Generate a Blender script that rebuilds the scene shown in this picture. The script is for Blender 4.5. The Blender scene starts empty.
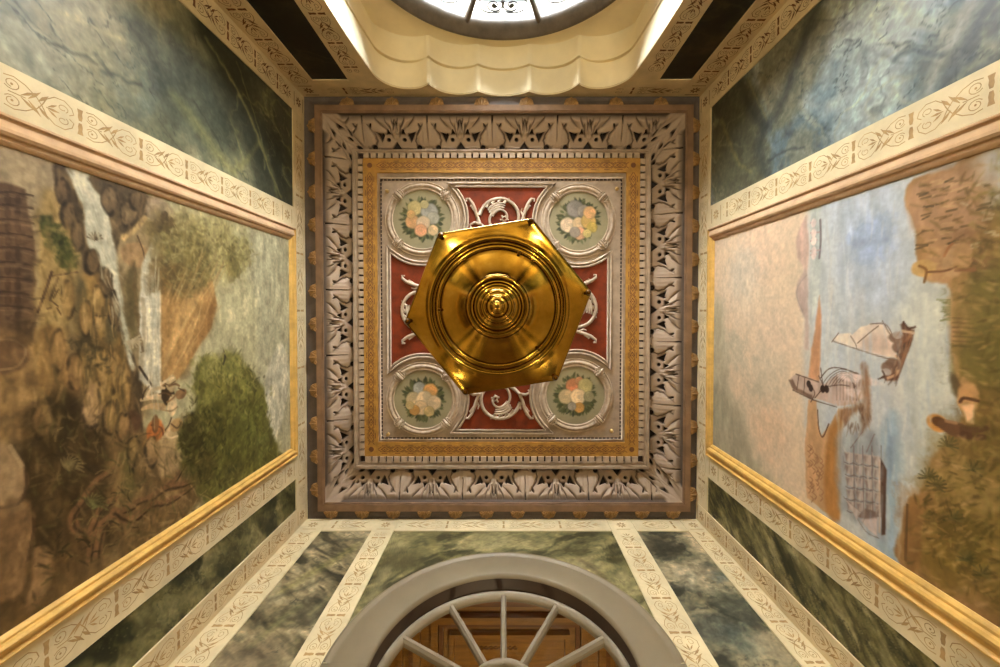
import bpy, bmesh, math, random
import numpy as np
from mathutils import Vector, Matrix

S = bpy.context.scene
COL = S.collection
PI = math.pi
CZ = 1.2                      # camera height above the floor; all heights below are measured from the camera
random.seed(4)

# ------------------------------------------------------------------ measuring helpers (pixel -> place on a plane)
F = 395.0
PX, PY, TX, TY = 503.15, 317.6, -0.0012, 0.01764
_c, _s = math.cos(TY), math.sin(TY)
_R = np.array([[1, 0, 0], [0, _c, _s], [0, -_s, _c]])
_c, _s = math.cos(TX), math.sin(TX)
CAM = _R @ np.array([[_c, 0, _s], [0, 1, 0], [-_s, 0, _c]])
XL, XR, YF, YB = -1.513, 1.484, -1.620, 1.607      # the four walls
HC = 3.0                                           # top of the walls

def ray(px, py):
    return CAM @ np.array([(px - PX) / F, (py - PY) / F, 1.0])
def on_z(px, py, z):
    d = ray(px, py); d = d * z / d[2]; return d[0], d[1]
def on_side(px, py, X):                            # -> (y, z) on a side wall
    d = ray(px, py); d = d * X / d[0]; return d[1], d[2]
def on_end(px, py, Y):                             # -> (x, z) on an end wall
    d = ray(px, py); d = d * Y / d[1]; return d[0], d[2]

# ------------------------------------------------------------------ mesh helpers
def lin(c):
    out = []
    for v in c:
        v = v / 255.0
        out.append(v / 12.92 if v <= 0.04045 else ((v + 0.055) / 1.055) ** 2.4)
    return tuple(out)

class MB:
    """collects faces with a material index, then becomes one mesh object"""
    def __init__(self):
        self.v, self.f, self.m, self.sm = [], [], [], []
    def add(self, vs, fs, mi=0, smooth=False):
        b = len(self.v)
        self.v.extend(tuple(map(float, p)) for p in vs)
        for f in fs:
            self.f.append(tuple(b + i for i in f)); self.m.append(mi); self.sm.append(smooth)
        return self
    def box(self, lo, hi, mi=0):
        x0, y0, z0 = lo; x1, y1, z1 = hi
        vs = [(x0,y0,z0),(x1,y0,z0),(x1,y1,z0),(x0,y1,z0),(x0,y0,z1),(x1,y0,z1),(x1,y1,z1),(x0,y1,z1)]
        return self.add(vs, [(0,3,2,1),(4,5,6,7),(0,1,5,4),(1,2,6,5),(2,3,7,6),(3,0,4,7)], mi)
    def prism(self, pts, off, mi=0):
        """flat polygon (3-D points) extruded by the vector off"""
        n = len(pts); off = Vector(off)
        vs = [Vector(p) for p in pts] + [Vector(p) + off for p in pts]
        fs = [tuple(range(n)), tuple(range(2*n-1, n-1, -1))]
        fs += [(i, n+i, n+(i+1) % n, (i+1) % n) for i in range(n)]
        return self.add(vs, fs, mi)
    def grid(self, P, mi=0, closed=False, smooth=True):
        """P: rows x cols x 3"""
        r, c = len(P), len(P[0])
        vs = [p for row in P for p in row]
        fs = []
        for i in range(r-1):
            for j in range(c if closed else c-1):
                k = (j+1) % c
                fs.append((i*c+j, i*c+k, (i+1)*c+k, (i+1)*c+j))
        return self.add(vs, fs, mi, smooth)
    def tube(self, path, rad, mi=0, n=8, closed=False, flat=None, up=(0,0,1)):
        """round tube along a path; rad may be a list; flat squashes it along 'up'"""
        P = [Vector(p) for p in path]; N = len(P)
        if not hasattr(rad, '__len__'): rad = [rad]*N
        up = Vector(up); rows = []
        for i, p in enumerate(P):
            a = P[i-1] if (i > 0 or closed) else P[i]
            b = P[(i+1) % N] if (i < N-1 or closed) else P[i]
            t = (b-a); t = t.normalized() if t.length > 1e-9 else Vector((1,0,0))
            s = t.cross(up)
            if s.length < 1e-6: s = t.cross(Vector((1,0,0)))
            s.normalize(); w = s.cross(t).normalized()
            fl = 1.0 if flat is None else flat
            rows.append([p + rad[i]*(s*math.cos(2*PI*k/n) + w*fl*math.sin(2*PI*k/n)) for k in range(n)])
        if closed: rows.append(rows[0])
        self.grid(rows, mi, True)
        if not closed:
            b = len(self.v) - N*n
            self.f.append(tuple(b+k for k in range(n))); self.m.append(mi); self.sm.append(True)
            e = len(self.v) - n
            self.f.append(tuple(e+k for k in range(n-1,-1,-1))); self.m.append(mi); self.sm.append(True)
        return self
    def lathe(self, prof, c=(0,0,0), n=48, mi=0):
        """prof: (radius, z) pairs about a vertical axis"""
        rows = [[(c[0]+r*math.cos(2*PI*k/n), c[1]+r*math.sin(2*PI*k/n), c[2]+z) for k in range(n)] for r, z in prof]
        return self.grid(rows, mi, True)
    def stroke(self, pts, w, frame, mi=1):
        """a flat painted stroke: pts in 2-D, w width (or list), frame(u,v)->3-D"""
        n = len(pts)
        if n < 2: return self
        if not hasattr(w, '__len__'): w = [w]*n
        L, Rr = [], []
        for i in range(n):
            a = pts[max(i-1,0)]; b = pts[min(i+1,n-1)]
            dx, dy = b[0]-a[0], b[1]-a[1]; l = math.hypot(dx,dy) or 1
            nx, ny = -dy/l, dx/l
            L.append(frame(pts[i][0]+nx*w[i]/2, pts[i][1]+ny*w[i]/2))
            Rr.append(frame(pts[i][0]-nx*w[i]/2, pts[i][1]-ny*w[i]/2))
        return self.add(L+Rr, [(i, i+1, n+i+1, n+i) for i in range(n-1)], mi)
    def flat(self, pts, frame, mi=1):
        return self.add([frame(*p) for p in pts], [tuple(range(len(pts)))], mi)
    def build(self, name, mats, parent=None, loc=None):
        me = bpy.data.meshes.new(name)
        o = bpy.data.objects.new(name, me)
        base = Vector((0,0,CZ)) if loc is None else Vector(loc)
        me.from_pydata([(p[0], p[1], p[2]) for p in self.v], [], self.f)
        if not isinstance(mats, (list, tuple)): mats = [mats]
        for m in mats: me.materials.append(m)
        me.polygons.foreach_set('material_index', self.m)
        me.polygons.foreach_set('use_smooth', self.sm)
        me.update()
        COL.objects.link(o)
        if parent is not None:
            o.parent = parent
            o.matrix_parent_inverse = Matrix.Translation(-parent.location)
        o.location = base
        return o

def fix_normals(o, angle=None):
    bm = bmesh.new(); bm.from_mesh(o.data)
    bmesh.ops.recalc_face_normals(bm, faces=bm.faces); bm.to_mesh(o.data); bm.free()
    return o

def np_mesh(name, P, mat, col=None, parent=None, mask=None, closed=False):
    """grid mesh from an array rows x cols x 3, with an optional painted colour per vertex (linear)"""
    r, c = P.shape[:2]
    idx = np.arange(r*c).reshape(r, c)
    if closed: idx = np.concatenate([idx, idx[:, :1]], 1)
    q = np.stack([idx[:-1,:-1], idx[:-1,1:], idx[1:,1:], idx[1:,:-1]], -1).reshape(-1, 4)
    me = bpy.data.meshes.new(name)
    me.vertices.add(r*c); me.vertices.foreach_set('co', P.reshape(-1).astype(np.float32))
    me.loops.add(q.size); me.loops.foreach_set('vertex_index', q.reshape(-1).astype(np.int32))
    me.polygons.add(len(q)); me.polygons.foreach_set('loop_start', np.arange(0, q.size, 4, dtype=np.int32))
    me.polygons.foreach_set('use_smooth', np.ones(len(q), bool))
    me.update(calc_edges=True); me.validate()
    if col is not None:
        a = me.color_attributes.new('paint', 'FLOAT_COLOR', 'POINT')
        rgba = np.ones((r*c, 4), np.float32); rgba[:, :3] = col.reshape(-1, 3)
        a.data.foreach_set('color', rgba.reshape(-1))
    me.materials.append(mat)
    o = bpy.data.objects.new(name, me); COL.objects.link(o)
    if parent is not None:
        o.parent = parent; o.matrix_parent_inverse = Matrix.Translation(-parent.location)
    o.location = (0, 0, CZ)
    return o

def tag(o, label=None, cat=None, group=None, kind=None):
    if label: o['label'] = label
    if cat: o['category'] = cat
    if group: o['group'] = group
    if kind: o['kind'] = kind
    return o
def thing(name, loc, label, cat, group=None, kind=None):
    o = bpy.data.objects.new(name, None); COL.objects.link(o)
    o.empty_display_size = 0.1
    o.location = (loc[0], loc[1], loc[2] + CZ)
    return tag(o, label, cat, group, kind)

# ------------------------------------------------------------------ materials
def new_mat(name):
    m = bpy.data.materials.new(name); m.use_nodes = True
    nt = m.node_tree; b = nt.nodes['Principled BSDF']
    return m, nt, b
def N(nt, t, **kw):
    n = nt.nodes.new(t)
    for k, v in kw.items(): setattr(n, k, v)
    return n
def coords(nt, scale=(1,1,1), rot=(0,0,0), loc=(0,0,0)):
    tc = N(nt, 'ShaderNodeTexCoord'); mp = N(nt, 'ShaderNodeMapping')
    mp.inputs['Scale'].default_value = scale; mp.inputs['Rotation'].default_value = rot; mp.inputs['Location'].default_value = loc
    nt.links.new(tc.outputs['Object'], mp.inputs['Vector']); return mp.outputs['Vector']
def noise(nt, vec, scale, detail=5, rough=0.55, dist=0.0):
    n = N(nt, 'ShaderNodeTexNoise'); n.inputs['Scale'].default_value = scale; n.inputs['Detail'].default_value = detail
    n.inputs['Roughness'].default_value = rough; n.inputs['Distortion'].default_value = dist
    nt.links.new(vec, n.inputs['Vector']); return n
def ramp(nt, fac, stops, interp='LINEAR'):
    r = N(nt, 'ShaderNodeValToRGB'); r.color_ramp.interpolation = interp
    e = r.color_ramp.elements
    while len(e) < len(stops): e.new(0.5)
    for el, (p, c) in zip(e, stops):
        el.position = p; el.color = (*lin(c), 1) if len(c) == 3 else c
    nt.links.new(fac, r.inputs['Fac']); return r.outputs['Color']
def mix(nt, fac, a, b, mode='MIX'):
    m = N(nt, 'ShaderNodeMix', data_type='RGBA', blend_type=mode)
    for s, v in ((m.inputs[0], fac), (m.inputs[6], a), (m.inputs[7], b)):
        if hasattr(v, 'links') or hasattr(v, 'node'): nt.links.new(v, s)
        elif isinstance(v, (int, float)): s.default_value = v
        else: s.default_value = (*lin(v), 1)
    return m.outputs[2]
def bump(nt, b, h, strength=0.2, dist=0.01):
    n = N(nt, 'ShaderNodeBump'); n.inputs['Strength'].default_value = strength; n.inputs['Distance'].default_value = dist
    nt.links.new(h, n.inputs['Height']); nt.links.new(n.outputs['Normal'], b.inputs['Normal'])

def plain(name, c, rough=0.6, var=0.18, scale=9.0, metal=0.0, bmp=0.0, spec=0.4):
    """a painted or plastered surface with a little blotchy wear"""
    m, nt, b = new_mat(name)
    v = coords(nt); n = noise(nt, v, scale, 6, 0.6)
    d = tuple(x*(1-var) for x in c); l = tuple(min(255, x*(1+var*0.5)) for x in c)
    nt.links.new(ramp(nt, n.outputs['Fac'], [(0.3, d), (0.7, l)]), b.inputs['Base Color'])
    b.inputs['Roughness'].default_value = rough; b.inputs['Metallic'].default_value = metal
    b.inputs['Specular IOR Level'].default_value = spec
    if bmp: bump(nt, b, noise(nt, v, scale*7, 4).outputs['Fac'], bmp, 0.004)
    return m

def painted(name, rough=0.55, fine=60.0, amt=0.25):
    m, nt, b = new_mat(name)
    a = N(nt, 'ShaderNodeVertexColor'); a.layer_name = 'paint'
    v = coords(nt); n = noise(nt, v, fine, 4, 0.65); n2 = noise(nt, v, 9, 5, 0.6)
    c = mix(nt, amt, a.outputs['Color'], ramp(nt, n.outputs['Fac'], [(0.3, (105,105,105)), (0.7, (152,152,152))]), 'OVERLAY')
    c = mix(nt, amt, c, ramp(nt, n2.outputs['Fac'], [(0.3, (108,106,100)), (0.7, (150,148,146))]), 'OVERLAY')
    nt.links.new(c, b.inputs['Base Color']); b.inputs['Roughness'].default_value = rough
    b.inputs['Specular IOR Level'].default_value = 0.3
    return m

def wood(name, dark, light, along=(1,12,12), rough=0.4):
    m, nt, b = new_mat(name)
    v = coords(nt, scale=along); n = noise(nt, v, 3.0, 7, 0.6, 0.8)
    nt.links.new(ramp(nt, n.outputs['Fac'], [(0.3, dark), (0.7, light)]), b.inputs['Base Color'])
    b.inputs['Roughness'].default_value = rough
    return m

def glass_mat(name, tint=(245,247,248)):
    m, nt, b = new_mat(name); nt.nodes.remove(b)
    out = nt.nodes['Material Output']
    t = N(nt, 'ShaderNodeBsdfTransparent'); t.inputs['Color'].default_value = (*lin(tint), 1)
    g = N(nt, 'ShaderNodeBsdfGlossy'); g.inputs['Roughness'].default_value = 0.02
    lw = N(nt, 'ShaderNodeLayerWeight'); lw.inputs['Blend'].default_value = 0.5
    pw = N(nt, 'ShaderNodeMath', operation='POWER'); nt.links.new(lw.outputs['Facing'], pw.inputs[0]); pw.inputs[1].default_value = 4.0
    fr = N(nt, 'ShaderNodeMath', operation='MULTIPLY_ADD'); nt.links.new(pw.outputs[0], fr.inputs[0]); fr.inputs[1].default_value = 0.5; fr.inputs[2].default_value = 0.04
    mx = N(nt, 'ShaderNodeMixShader')
    nt.links.new(fr.outputs[0], mx.inputs[0]); nt.links.new(t.outputs[0], mx.inputs[1]); nt.links.new(g.outputs[0], mx.inputs[2])
    nt.links.new(mx.outputs[0], out.inputs['Surface'])
    return m

M = {}
M['cream'] = plain('cream_border_paint', (220,200,158), 0.55, 0.10, 6)
M['tan_paint'] = plain('tan_ornament_paint', (176,140,90), 0.6, 0.2, 20)
M['umber_paint'] = plain('umber_ornament_paint', (112,68,36), 0.6, 0.2, 20)
M['plaster_white'] = plain('cream_niche_plaster', (240,226,190), 0.65, 0.05, 4)
M['stucco'] = plain('grey_pink_stucco', (164,142,120), 0.6, 0.14, 14, bmp=0.15)
M['stucco_light'] = plain('pale_stucco', (182,160,137), 0.65, 0.12, 20, bmp=0.1, spec=0.25)
M['fascia'] = plain('brown_fascia', (132,102,76), 0.55, 0.16, 8)
M['slate'] = plain('grey_cornice_paint', (90,79,73), 0.65, 0.14, 10)
M['tongue'] = plain('ochre_leaf_paint', (150,114,68), 0.65, 0.22, 30)
M['ochre'] = plain('ochre_band', (176,128,54), 0.6, 0.16, 16)
M['red'] = plain('red_panel', (116,44,13), 0.65, 0.22, 12, spec=0.25)
M['dark_ground'] = plain('dark_brown_ground', (44,24,18), 0.7, 0.2, 12)
M['gold_frame'] = plain('gold_frame', (214,170,92), 0.45, 0.14, 12, spec=0.4)
M['tan_frame'] = plain('tan_frame', (192,158,122), 0.8, 0.10, 12, spec=0.15)
M['wall'] = plain('wall_plaster', (190,172,138), 0.7, 0.08, 5)
M['floor'] = plain('stone_floor', (92,82,70), 0.5, 0.15, 3)
M['casing'] = plain('grey_brown_casing', (130,116,92), 0.45, 0.05, 4)
M['reveal'] = plain('dark_brown_reveal', (62,46,34), 0.55, 0.08, 4)
M['sash'] = plain('grey_sash', (146,133,112), 0.45, 0.06, 6)
M['dark_frame'] = plain('weathered_grey_frame', (96,84,70), 0.5, 0.2, 14)
M['iron'] = plain('grey_iron', (34,36,40), 0.8, 0.2, 20, spec=0.1)
M['stone'] = plain('pale_stone', (226,212,190), 0.7, 0.1, 8)
M['wood'] = wood('brown_timber', (122,84,24), (166,118,42))
M['wood_dark'] = wood('dark_timber', (92,54,12), (132,84,26))
M['glass'] = glass_mat('clear_glass')
M['door'] = wood('door_wood', (90,66,44), (120,92,64), (12,12,1))
M['painting'] = painted('mural_paint', fine=70, amt=0.13)
M['roundel'] = painted('roundel_paint', fine=120, amt=0.18)
M['leafwork'] = painted('stucco_leafwork', rough=0.55, fine=90, amt=0.2)

def brass():
    m, nt, b = new_mat('polished_brass')
    v = coords(nt); n = noise(nt, v, 14, 6, 0.65); n2 = noise(nt, v, 55, 4, 0.6)
    nt.links.new(ramp(nt, n.outputs['Fac'], [(0.3, (146,110,36)), (0.55, (170,132,52)), (0.8, (190,156,80))]), b.inputs['Base Color'])
    b.inputs['Metallic'].default_value = 1.0
    mr = N(nt, 'ShaderNodeMapRange'); mr.inputs['To Min'].default_value = 0.10; mr.inputs['To Max'].default_value = 0.21
    nt.links.new(n2.outputs['Fac'], mr.inputs['Value']); nt.links.new(mr.outputs[0], b.inputs['Roughness'])
    bump(nt, b, n.outputs['Fac'], 0.03, 0.004)
    return m
M['brass'] = brass()
M['knob'] = plain('worn_brass', (206,170,112), 0.3, 0.2, 30, metal=0.7)
M['brass_dark'] = plain('dark_bronze', (92,62,22), 0.35, 0.2, 30, metal=1.0)

# ------------------------------------------------------------------ painting (colours laid on a picture plane)
def _hash(ix, iy, seed):
    h = (ix.astype(np.int64)*374761393 + iy.astype(np.int64)*668265263 + int(seed)*974711) & 0xffffffff
    h = ((h ^ (h >> 13))*1274126177) & 0xffffffff
    return ((h ^ (h >> 16)) & 0xffff) / 65535.0
def vnoise(u, v, seed=0):
    iu, iv = np.floor(u), np.floor(v); fu, fv = u-iu, v-iv
    fu = fu*fu*(3-2*fu); fv = fv*fv*(3-2*fv)
    a = _hash(iu, iv, seed); b = _hash(iu+1, iv, seed); c = _hash(iu, iv+1, seed); d = _hash(iu+1, iv+1, seed)
    return (a*(1-fu)+b*fu)*(1-fv) + (c*(1-fu)+d*fu)*fv
def fbm(u, v, seed=0, o=4):
    t = 0; a = 0.5; s = 0
    for i in range(o):
        t = t + a*vnoise(u*2**i, v*2**i, seed+i*17); s += a; a *= 0.5
    return t/s - 0.5

def crspline(p, closed, k=5):
    p = np.array(p, float); n = len(p)
    if n < 3: return p
    out = []
    for i in range(n if closed else n-1):
        if closed: a, b, c, d = p[i-1], p[i], p[(i+1) % n], p[(i+2) % n]
        else: a, b, c, d = p[max(i-1,0)], p[i], p[i+1], p[min(i+2,n-1)]
        for j in range(k):
            t = j/k
            out.append(0.5*((2*b)+(c-a)*t+(2*a-5*b+4*c-d)*t*t+(3*b-a-3*c+d)*t**3))
    if not closed: out.append(p[-1])
    return np.array(out)
def in_poly(x, y, P):
    ins = False; n = len(P)
    for i in range(n):
        x0, y0 = P[i]; x1, y1 = P[(i+1) % n]
        if (y0 > y) != (y1 > y) and x < (x1-x0)*(y-y0)/(y1-y0)+x0: ins = not ins
    return ins
def hatch(p, conv, region, n, ang, ln, w, cols, alpha=0.6, bend=0.3, seed=1):
    """n short brush strokes scattered over a region"""
    r = random.Random(seed); xs = [q[0] for q in region]; ys = [q[1] for q in region]; k = 0; tries = 0
    while k < n and tries < n*12:
        tries += 1; x = r.uniform(min(xs), max(xs)); y = r.uniform(min(ys), max(ys))
        if not in_poly(x, y, region): continue
        k += 1; a = r.uniform(*ang); l = r.uniform(*ln); b = a+r.uniform(-bend, bend)
        pts = [(x, y), (x+0.5*l*math.cos(a), y+0.5*l*math.sin(a)), (x+0.5*l*math.cos(a)+0.5*l*math.cos(b), y+0.5*l*math.sin(a)+0.5*l*math.sin(b))]
        ww = w*r.uniform(0.6, 1.4)
        p.line([conv(*q) for q in pts], [ww*0.5, ww, ww*0.25], r.choice(cols), alpha*r.uniform(0.6, 1.1), soft=ww*0.9, smooth=False)
class Paint:
    def __init__(self, U, V, base):
        self.U, self.V = U, V
        self.C = np.zeros(U.shape+(3,)) + np.array(base, float)     # sRGB 0..255
    def _sub(self, lo, hi):
        return (self.U > lo[0]) & (self.U < hi[0]) & (self.V > lo[1]) & (self.V < hi[1])
    def _mixin(self, m, a, color, tex, seed, tsc):
        u, v = self.U[m], self.V[m]
        c = np.array(color, float)[None]*(1 + tex*2*fbm(u*tsc[0], v*tsc[1], seed)[:, None])
        self.C[m] = self.C[m]*(1-a[:, None]) + c*a[:, None]
    def poly(self, pts, color, soft=0.006, jag=0.012, alpha=1.0, tex=0.18, seed=1, tsc=(9,26), jsc=22, smooth=None):
        if smooth is None: smooth = len(pts) >= 5 and jag >= 0.008
        p = crspline(pts, True) if smooth else np.array(pts, float); pad = soft*2 + jag*2
        m = self._sub(p.min(0)-pad, p.max(0)+pad)
        if not m.any(): return
        u, v = self.U[m].copy(), self.V[m].copy()
        if jag:
            du = fbm(u*jsc, v*jsc, seed+5)*2*jag; dv = fbm(u*jsc, v*jsc, seed+9)*2*jag
            u = u+du; v = v+dv
        inside = np.zeros(u.shape, bool); d2 = np.full(u.shape, 1e9)
        n = len(p)
        for i in range(n):
            x0, y0 = p[i]; x1, y1 = p[(i+1) % n]
            cr = ((y0 > v) != (y1 > v))
            with np.errstate(divide='ignore', invalid='ignore'):
                xx = (x1-x0)*(v-y0)/(y1-y0 if y1 != y0 else 1e-12)+x0
            inside ^= cr & (u < xx)
            dx, dy = x1-x0, y1-y0; L = dx*dx+dy*dy+1e-12
            t = np.clip(((u-x0)*dx+(v-y0)*dy)/L, 0, 1)
            d2 = np.minimum(d2, (u-x0-t*dx)**2+(v-y0-t*dy)**2)
        sd = np.where(inside, 1, -1)*np.sqrt(d2)
        a = np.clip((sd+soft)/(2*soft), 0, 1); a = a*a*(3-2*a)*alpha
        self._mixin(m, a, color, tex, seed, tsc)
    def line(self, pts, w, color, alpha=1.0, soft=None, jag=0.0, seed=1, tex=0.1, smooth=True):
        ww = np.array(w if hasattr(w, '__len__') else [w]*len(pts), float)
        p = np.array(pts, float)
        if smooth and len(pts) >= 3:
            q = crspline(np.column_stack([p, ww]), False, 4); p, ww = q[:, :2], np.maximum(q[:, 2], 0.0005)
        n = len(p)
        soft = soft or max(0.003, ww.max()*0.35); pad = ww.max()+soft+jag*2
        m = self._sub(p.min(0)-pad, p.max(0)+pad)
        if not m.any(): return
        u, v = self.U[m], self.V[m]
        if jag:
            du = fbm(u*25, v*25, seed+5)*2*jag; dv = fbm(u*25, v*25, seed+9)*2*jag; u = u+du; v = v+dv
        best = np.full(u.shape, -1e9)
        for i in range(n-1):
            x0, y0 = p[i]; x1, y1 = p[i+1]; dx, dy = x1-x0, y1-y0; L = dx*dx+dy*dy+1e-12
            t = np.clip(((u-x0)*dx+(v-y0)*dy)/L, 0, 1)
            d = np.hypot(u-x0-t*dx, v-y0-t*dy); r = (ww[i]*(1-t)+ww[i+1]*t)/2
            best = np.maximum(best, r-d)
        a = np.clip((best+soft/2)/soft, 0, 1)*alpha
        self._mixin(m, a, color, tex, seed, (30,30))
    def blob(self, c, r, color, alpha=1.0, soft=0.5, jag=0.0, seed=1, tex=0.15, rot=0.0):
        rx, ry = (r, r) if not hasattr(r, '__len__') else r; k = max(rx, ry)*1.6+jag*2
        m = self._sub((c[0]-k, c[1]-k), (c[0]+k, c[1]+k))
        if not m.any(): return
        u, v = self.U[m]-c[0], self.V[m]-c[1]
        if jag:
            u = u + fbm((u+c[0])*30, (v+c[1])*30, seed+5)*2*jag; v = v + fbm((u+c[0])*30, (v+c[1])*30, seed+9)*2*jag
        cs, sn = math.cos(rot), math.sin(rot)
        q = np.hypot((u*cs+v*sn)/rx, (-u*sn+v*cs)/ry)
        a = np.clip((1+soft*0.5-q)/soft, 0, 1); a = a*a*(3-2*a)*alpha
        self._mixin(m, a, color, tex, seed, (25,25))
    def wash(self, color, alpha, sc, seed, lo=0.0, hi=0.25, mask=None):
        f = fbm(self.U*sc[0], self.V*sc[1], seed, 5)
        a = np.clip((f-lo)/(hi-lo), 0, 1)*alpha
        if mask is not None: a = a*mask
        self.C = self.C*(1-a[..., None]) + np.array(color, float)*a[..., None]
    def grain(self, amt, sc, seed, o=4):
        self.C = self.C*(1+amt*2*fbm(self.U*sc[0], self.V*sc[1], seed, o))[..., None]
    def linear(self):
        v = np.clip(self.C, 0, 255)/255.0
        return np.where(v <= 0.04045, v/12.92, ((v+0.055)/1.055)**2.4)

# ------------------------------------------------------------------ the room shell
floor = MB().box((XL-0.2, YF-0.5, -CZ-0.1), (XR+0.2, YB+0.2, -CZ)).build('floor', M['floor'])
tag(floor, 'pale stone floor of the painted vestibule', 'floor', kind='structure')
wl = MB().box((XL-0.15, YF-0.02, -CZ), (XL, YB+0.15, 3.45)).build('wall_left', M['wall'])
tag(wl, 'long wall carrying the waterfall mural', 'wall', kind='structure')
wr = MB().box((XR, YF-0.02, -CZ), (XR+0.15, YB+0.15, 3.45)).build('wall_right', M['wall'])
tag(wr, 'long wall carrying the harbour mural', 'wall', kind='structure')

# the arched doorway wall with the fanlight
AZ = 1.745                                   # springing of the fanlight arch
def arc(cx, cz, r, a0, a1, n):
    return [(cx+r*math.cos(a0+(a1-a0)*i/n), cz+r*math.sin(a0+(a1-a0)*i/n)) for i in range(n+1)]
R_IN = 0.612
outl = [(XL, 3.45), (XL, -CZ), (-R_IN, -CZ)] + arc(0, AZ, R_IN, PI, 0, 48) + [(R_IN, -CZ), (XR, -CZ), (XR, 3.45)]
wb = MB().prism([(x, YB, z) for x, z in outl], (0, 0.15, 0)).build('wall_back', M['wall'])
fix_normals(wb); tag(wb, 'end wall pierced by the grey arched fanlight', 'wall', kind='structure')

# the niche wall: an outline of five scallops over two hollow jambs
def sym(px1, py1, px2, py2):
    a = on_end(px1, py1, YF); b = on_end(px2, py2, YF)
    return (abs(a[0])+abs(b[0]))/2, (a[1]+b[1])/2
cusp1 = sym(474.9, 89.7, 526.2, 89.7); cusp2 = sym(427, 83.5, 577, 81.2); cusp3 = sym(370, 72, 631.5, 72)
top0 = 2.992; top1 = sym(453, 93.5, 552, 93.5)[1]; top2 = sym(399, 88.6, 601, 87.5)[1]
def bulge(a, b, h, n=14):
    """arc from a to b bulging by h to the left of a->b"""
    ax, az = a; bx, bz = b; L = math.hypot(bx-ax, bz-az); ux, uz = (bx-ax)/L, (bz-az)/L
    nx, nz = -uz, ux; R = (L*L/4+h*h)/(2*h); out = []
    th = math.asin(min(1, L/2/R))
    for i in range(n):
        t = -th+2*th*i/n
        s = L/2+R*math.sin(t); d = R*math.cos(t)-(R-h)
        out.append((ax+ux*s+nx*d, az+uz*s+nz*d))
    return out
def sag(a, b, top):
    m = ((a[0]+b[0])/2, (a[1]+b[1])/2); L = math.hypot(b[0]-a[0], b[1]-a[1])
    return (top-m[1])/((b[0]-a[0])/L)*0.86
J1 = (0.912, 1.05); J2 = (0.912, -0.1)
def neg(p): return (-p[0], p[1])
def niche_outline(k=1.0, drop=0.0):
    """from the left foot over the scallops to the right foot; k scales the depth of the flutes"""
    o = [(-0.912, -CZ)]
    o += bulge(neg(J2), neg(J1), 0.028*k) + bulge(neg(J1), neg(cusp3), 0.034*k)
    o += bulge(neg(cusp3), neg(cusp2), sag(neg(cusp3), neg(cusp2), top2)*k)
    o += bulge(neg(cusp2), neg(cusp1), sag(neg(cusp2), neg(cusp1), top1)*k)
    o += bulge(neg(cusp1), cusp1, (top0-cusp1[1])*k)
    o += bulge(cusp1, cusp2, sag(neg(cusp2), neg(cusp1), top1)*k)
    o += bulge(cusp2, cusp3, sag(neg(cusp3), neg(cusp2), top2)*k)
    o += bulge(cusp3, J1, 0.034*k) + bulge(J1, J2, 0.028*k) + [J2, (0.912, -CZ)]
    return [(x, z-drop) for x, z in o]
L0 = niche_outline()
wf = MB().prism([(XL, YF, 3.45), (XL, YF, -CZ)] [0:0] + [(x, YF, z) for x, z in
     [(XL, 3.45), (XL, -CZ)] + L0 + [(XR, -CZ), (XR, 3.45)]], (0, -0.02, 0)).build('wall_front', M['wall'])
fix_normals(wf); tag(wf, 'end wall around the scalloped window niche', 'wall', kind='structure')

# ------------------------------------------------------------------ scalloped niche and the bright window inside it
YN1, YN2 = YF*1.105, YF*1.20
WZ, WR, WRI = 2.005, 0.858, 0.790              # window centre height, outer and inner radius of its frame
niche = thing('plaster_niche', (0, YN1, -CZ), 'cream plaster niche of five scalloped flutes arching around the bright window', 'niche', kind='structure')
def loft(outs):
    return [[(x, y, z) for x, z in o] for o, y in outs]
def inset(o, d):
    """move an outline outwards (d>0) from the middle of the opening"""
    return [(x+d*(1 if x > 0 else -1)*min(1, abs(x)/0.5), z+d*(1 if z > 1.6 else 0)) for x, z in o]
a = MB().grid(loft([(L0, YF), (niche_outline(1.0, 0.002), YN1)])).build('front_flutes', M['plaster_white'], niche)
g = MB().grid(loft([(niche_outline(1.0, 0.002), YN1), (inset(niche_outline(1.0), 0.016), YN1-0.002), (inset(niche_outline(1.0), 0.016), YN1-0.016), (niche_outline(0.98, 0.004), YN1-0.02)]), smooth=False).build('groove', M['plaster_white'], niche)
b_ = MB().grid(loft([(niche_outline(0.98, 0.004), YN1-0.02), (niche_outline(0.8, 0.008), (YN1+YN2)/2-0.01), (niche_outline(0.55, 0.014), YN2)])).build('inner_flutes', M['plaster_white'], niche)
# tympanum: from the inner outline to the round frame
Lt = niche_outline(0.55, 0.014)
Lt = [p for p in Lt if p[1] > 1.0]
ang = [math.atan2(z-WZ, x) for x, z in Lt]
ring = [(WR*math.cos(t), WZ+WR*math.sin(t)) for t in ang]
mid = [((p[0]*0.35+q[0]*0.65), (p[1]*0.35+q[1]*0.65)) for p, q in zip(Lt, ring)]
tb = MB().grid([[(x, YN2, z) for x, z in Lt], [(x, YN2-0.012, z) for x, z in mid], [(x, YN2-0.012, z) for x, z in ring], [(x, YN2-0.08, z) for x, z in ring]])
tb.box((-1.1, YN2-0.1, -CZ), (1.1, YN2-0.005, 1.2)).build('tympanum', M['plaster_white'], niche)
bead = [(0.012*0+(WR+0.018)*math.cos(t), YN2-0.010, WZ+(WR+0.018)*math.sin(t)) for t in np.linspace(0.15, PI-0.15, 60)]
MB().tube(bead, 0.009, n=8, up=(0,1,0)).build('bead', M['plaster_white'], niche)

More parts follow.
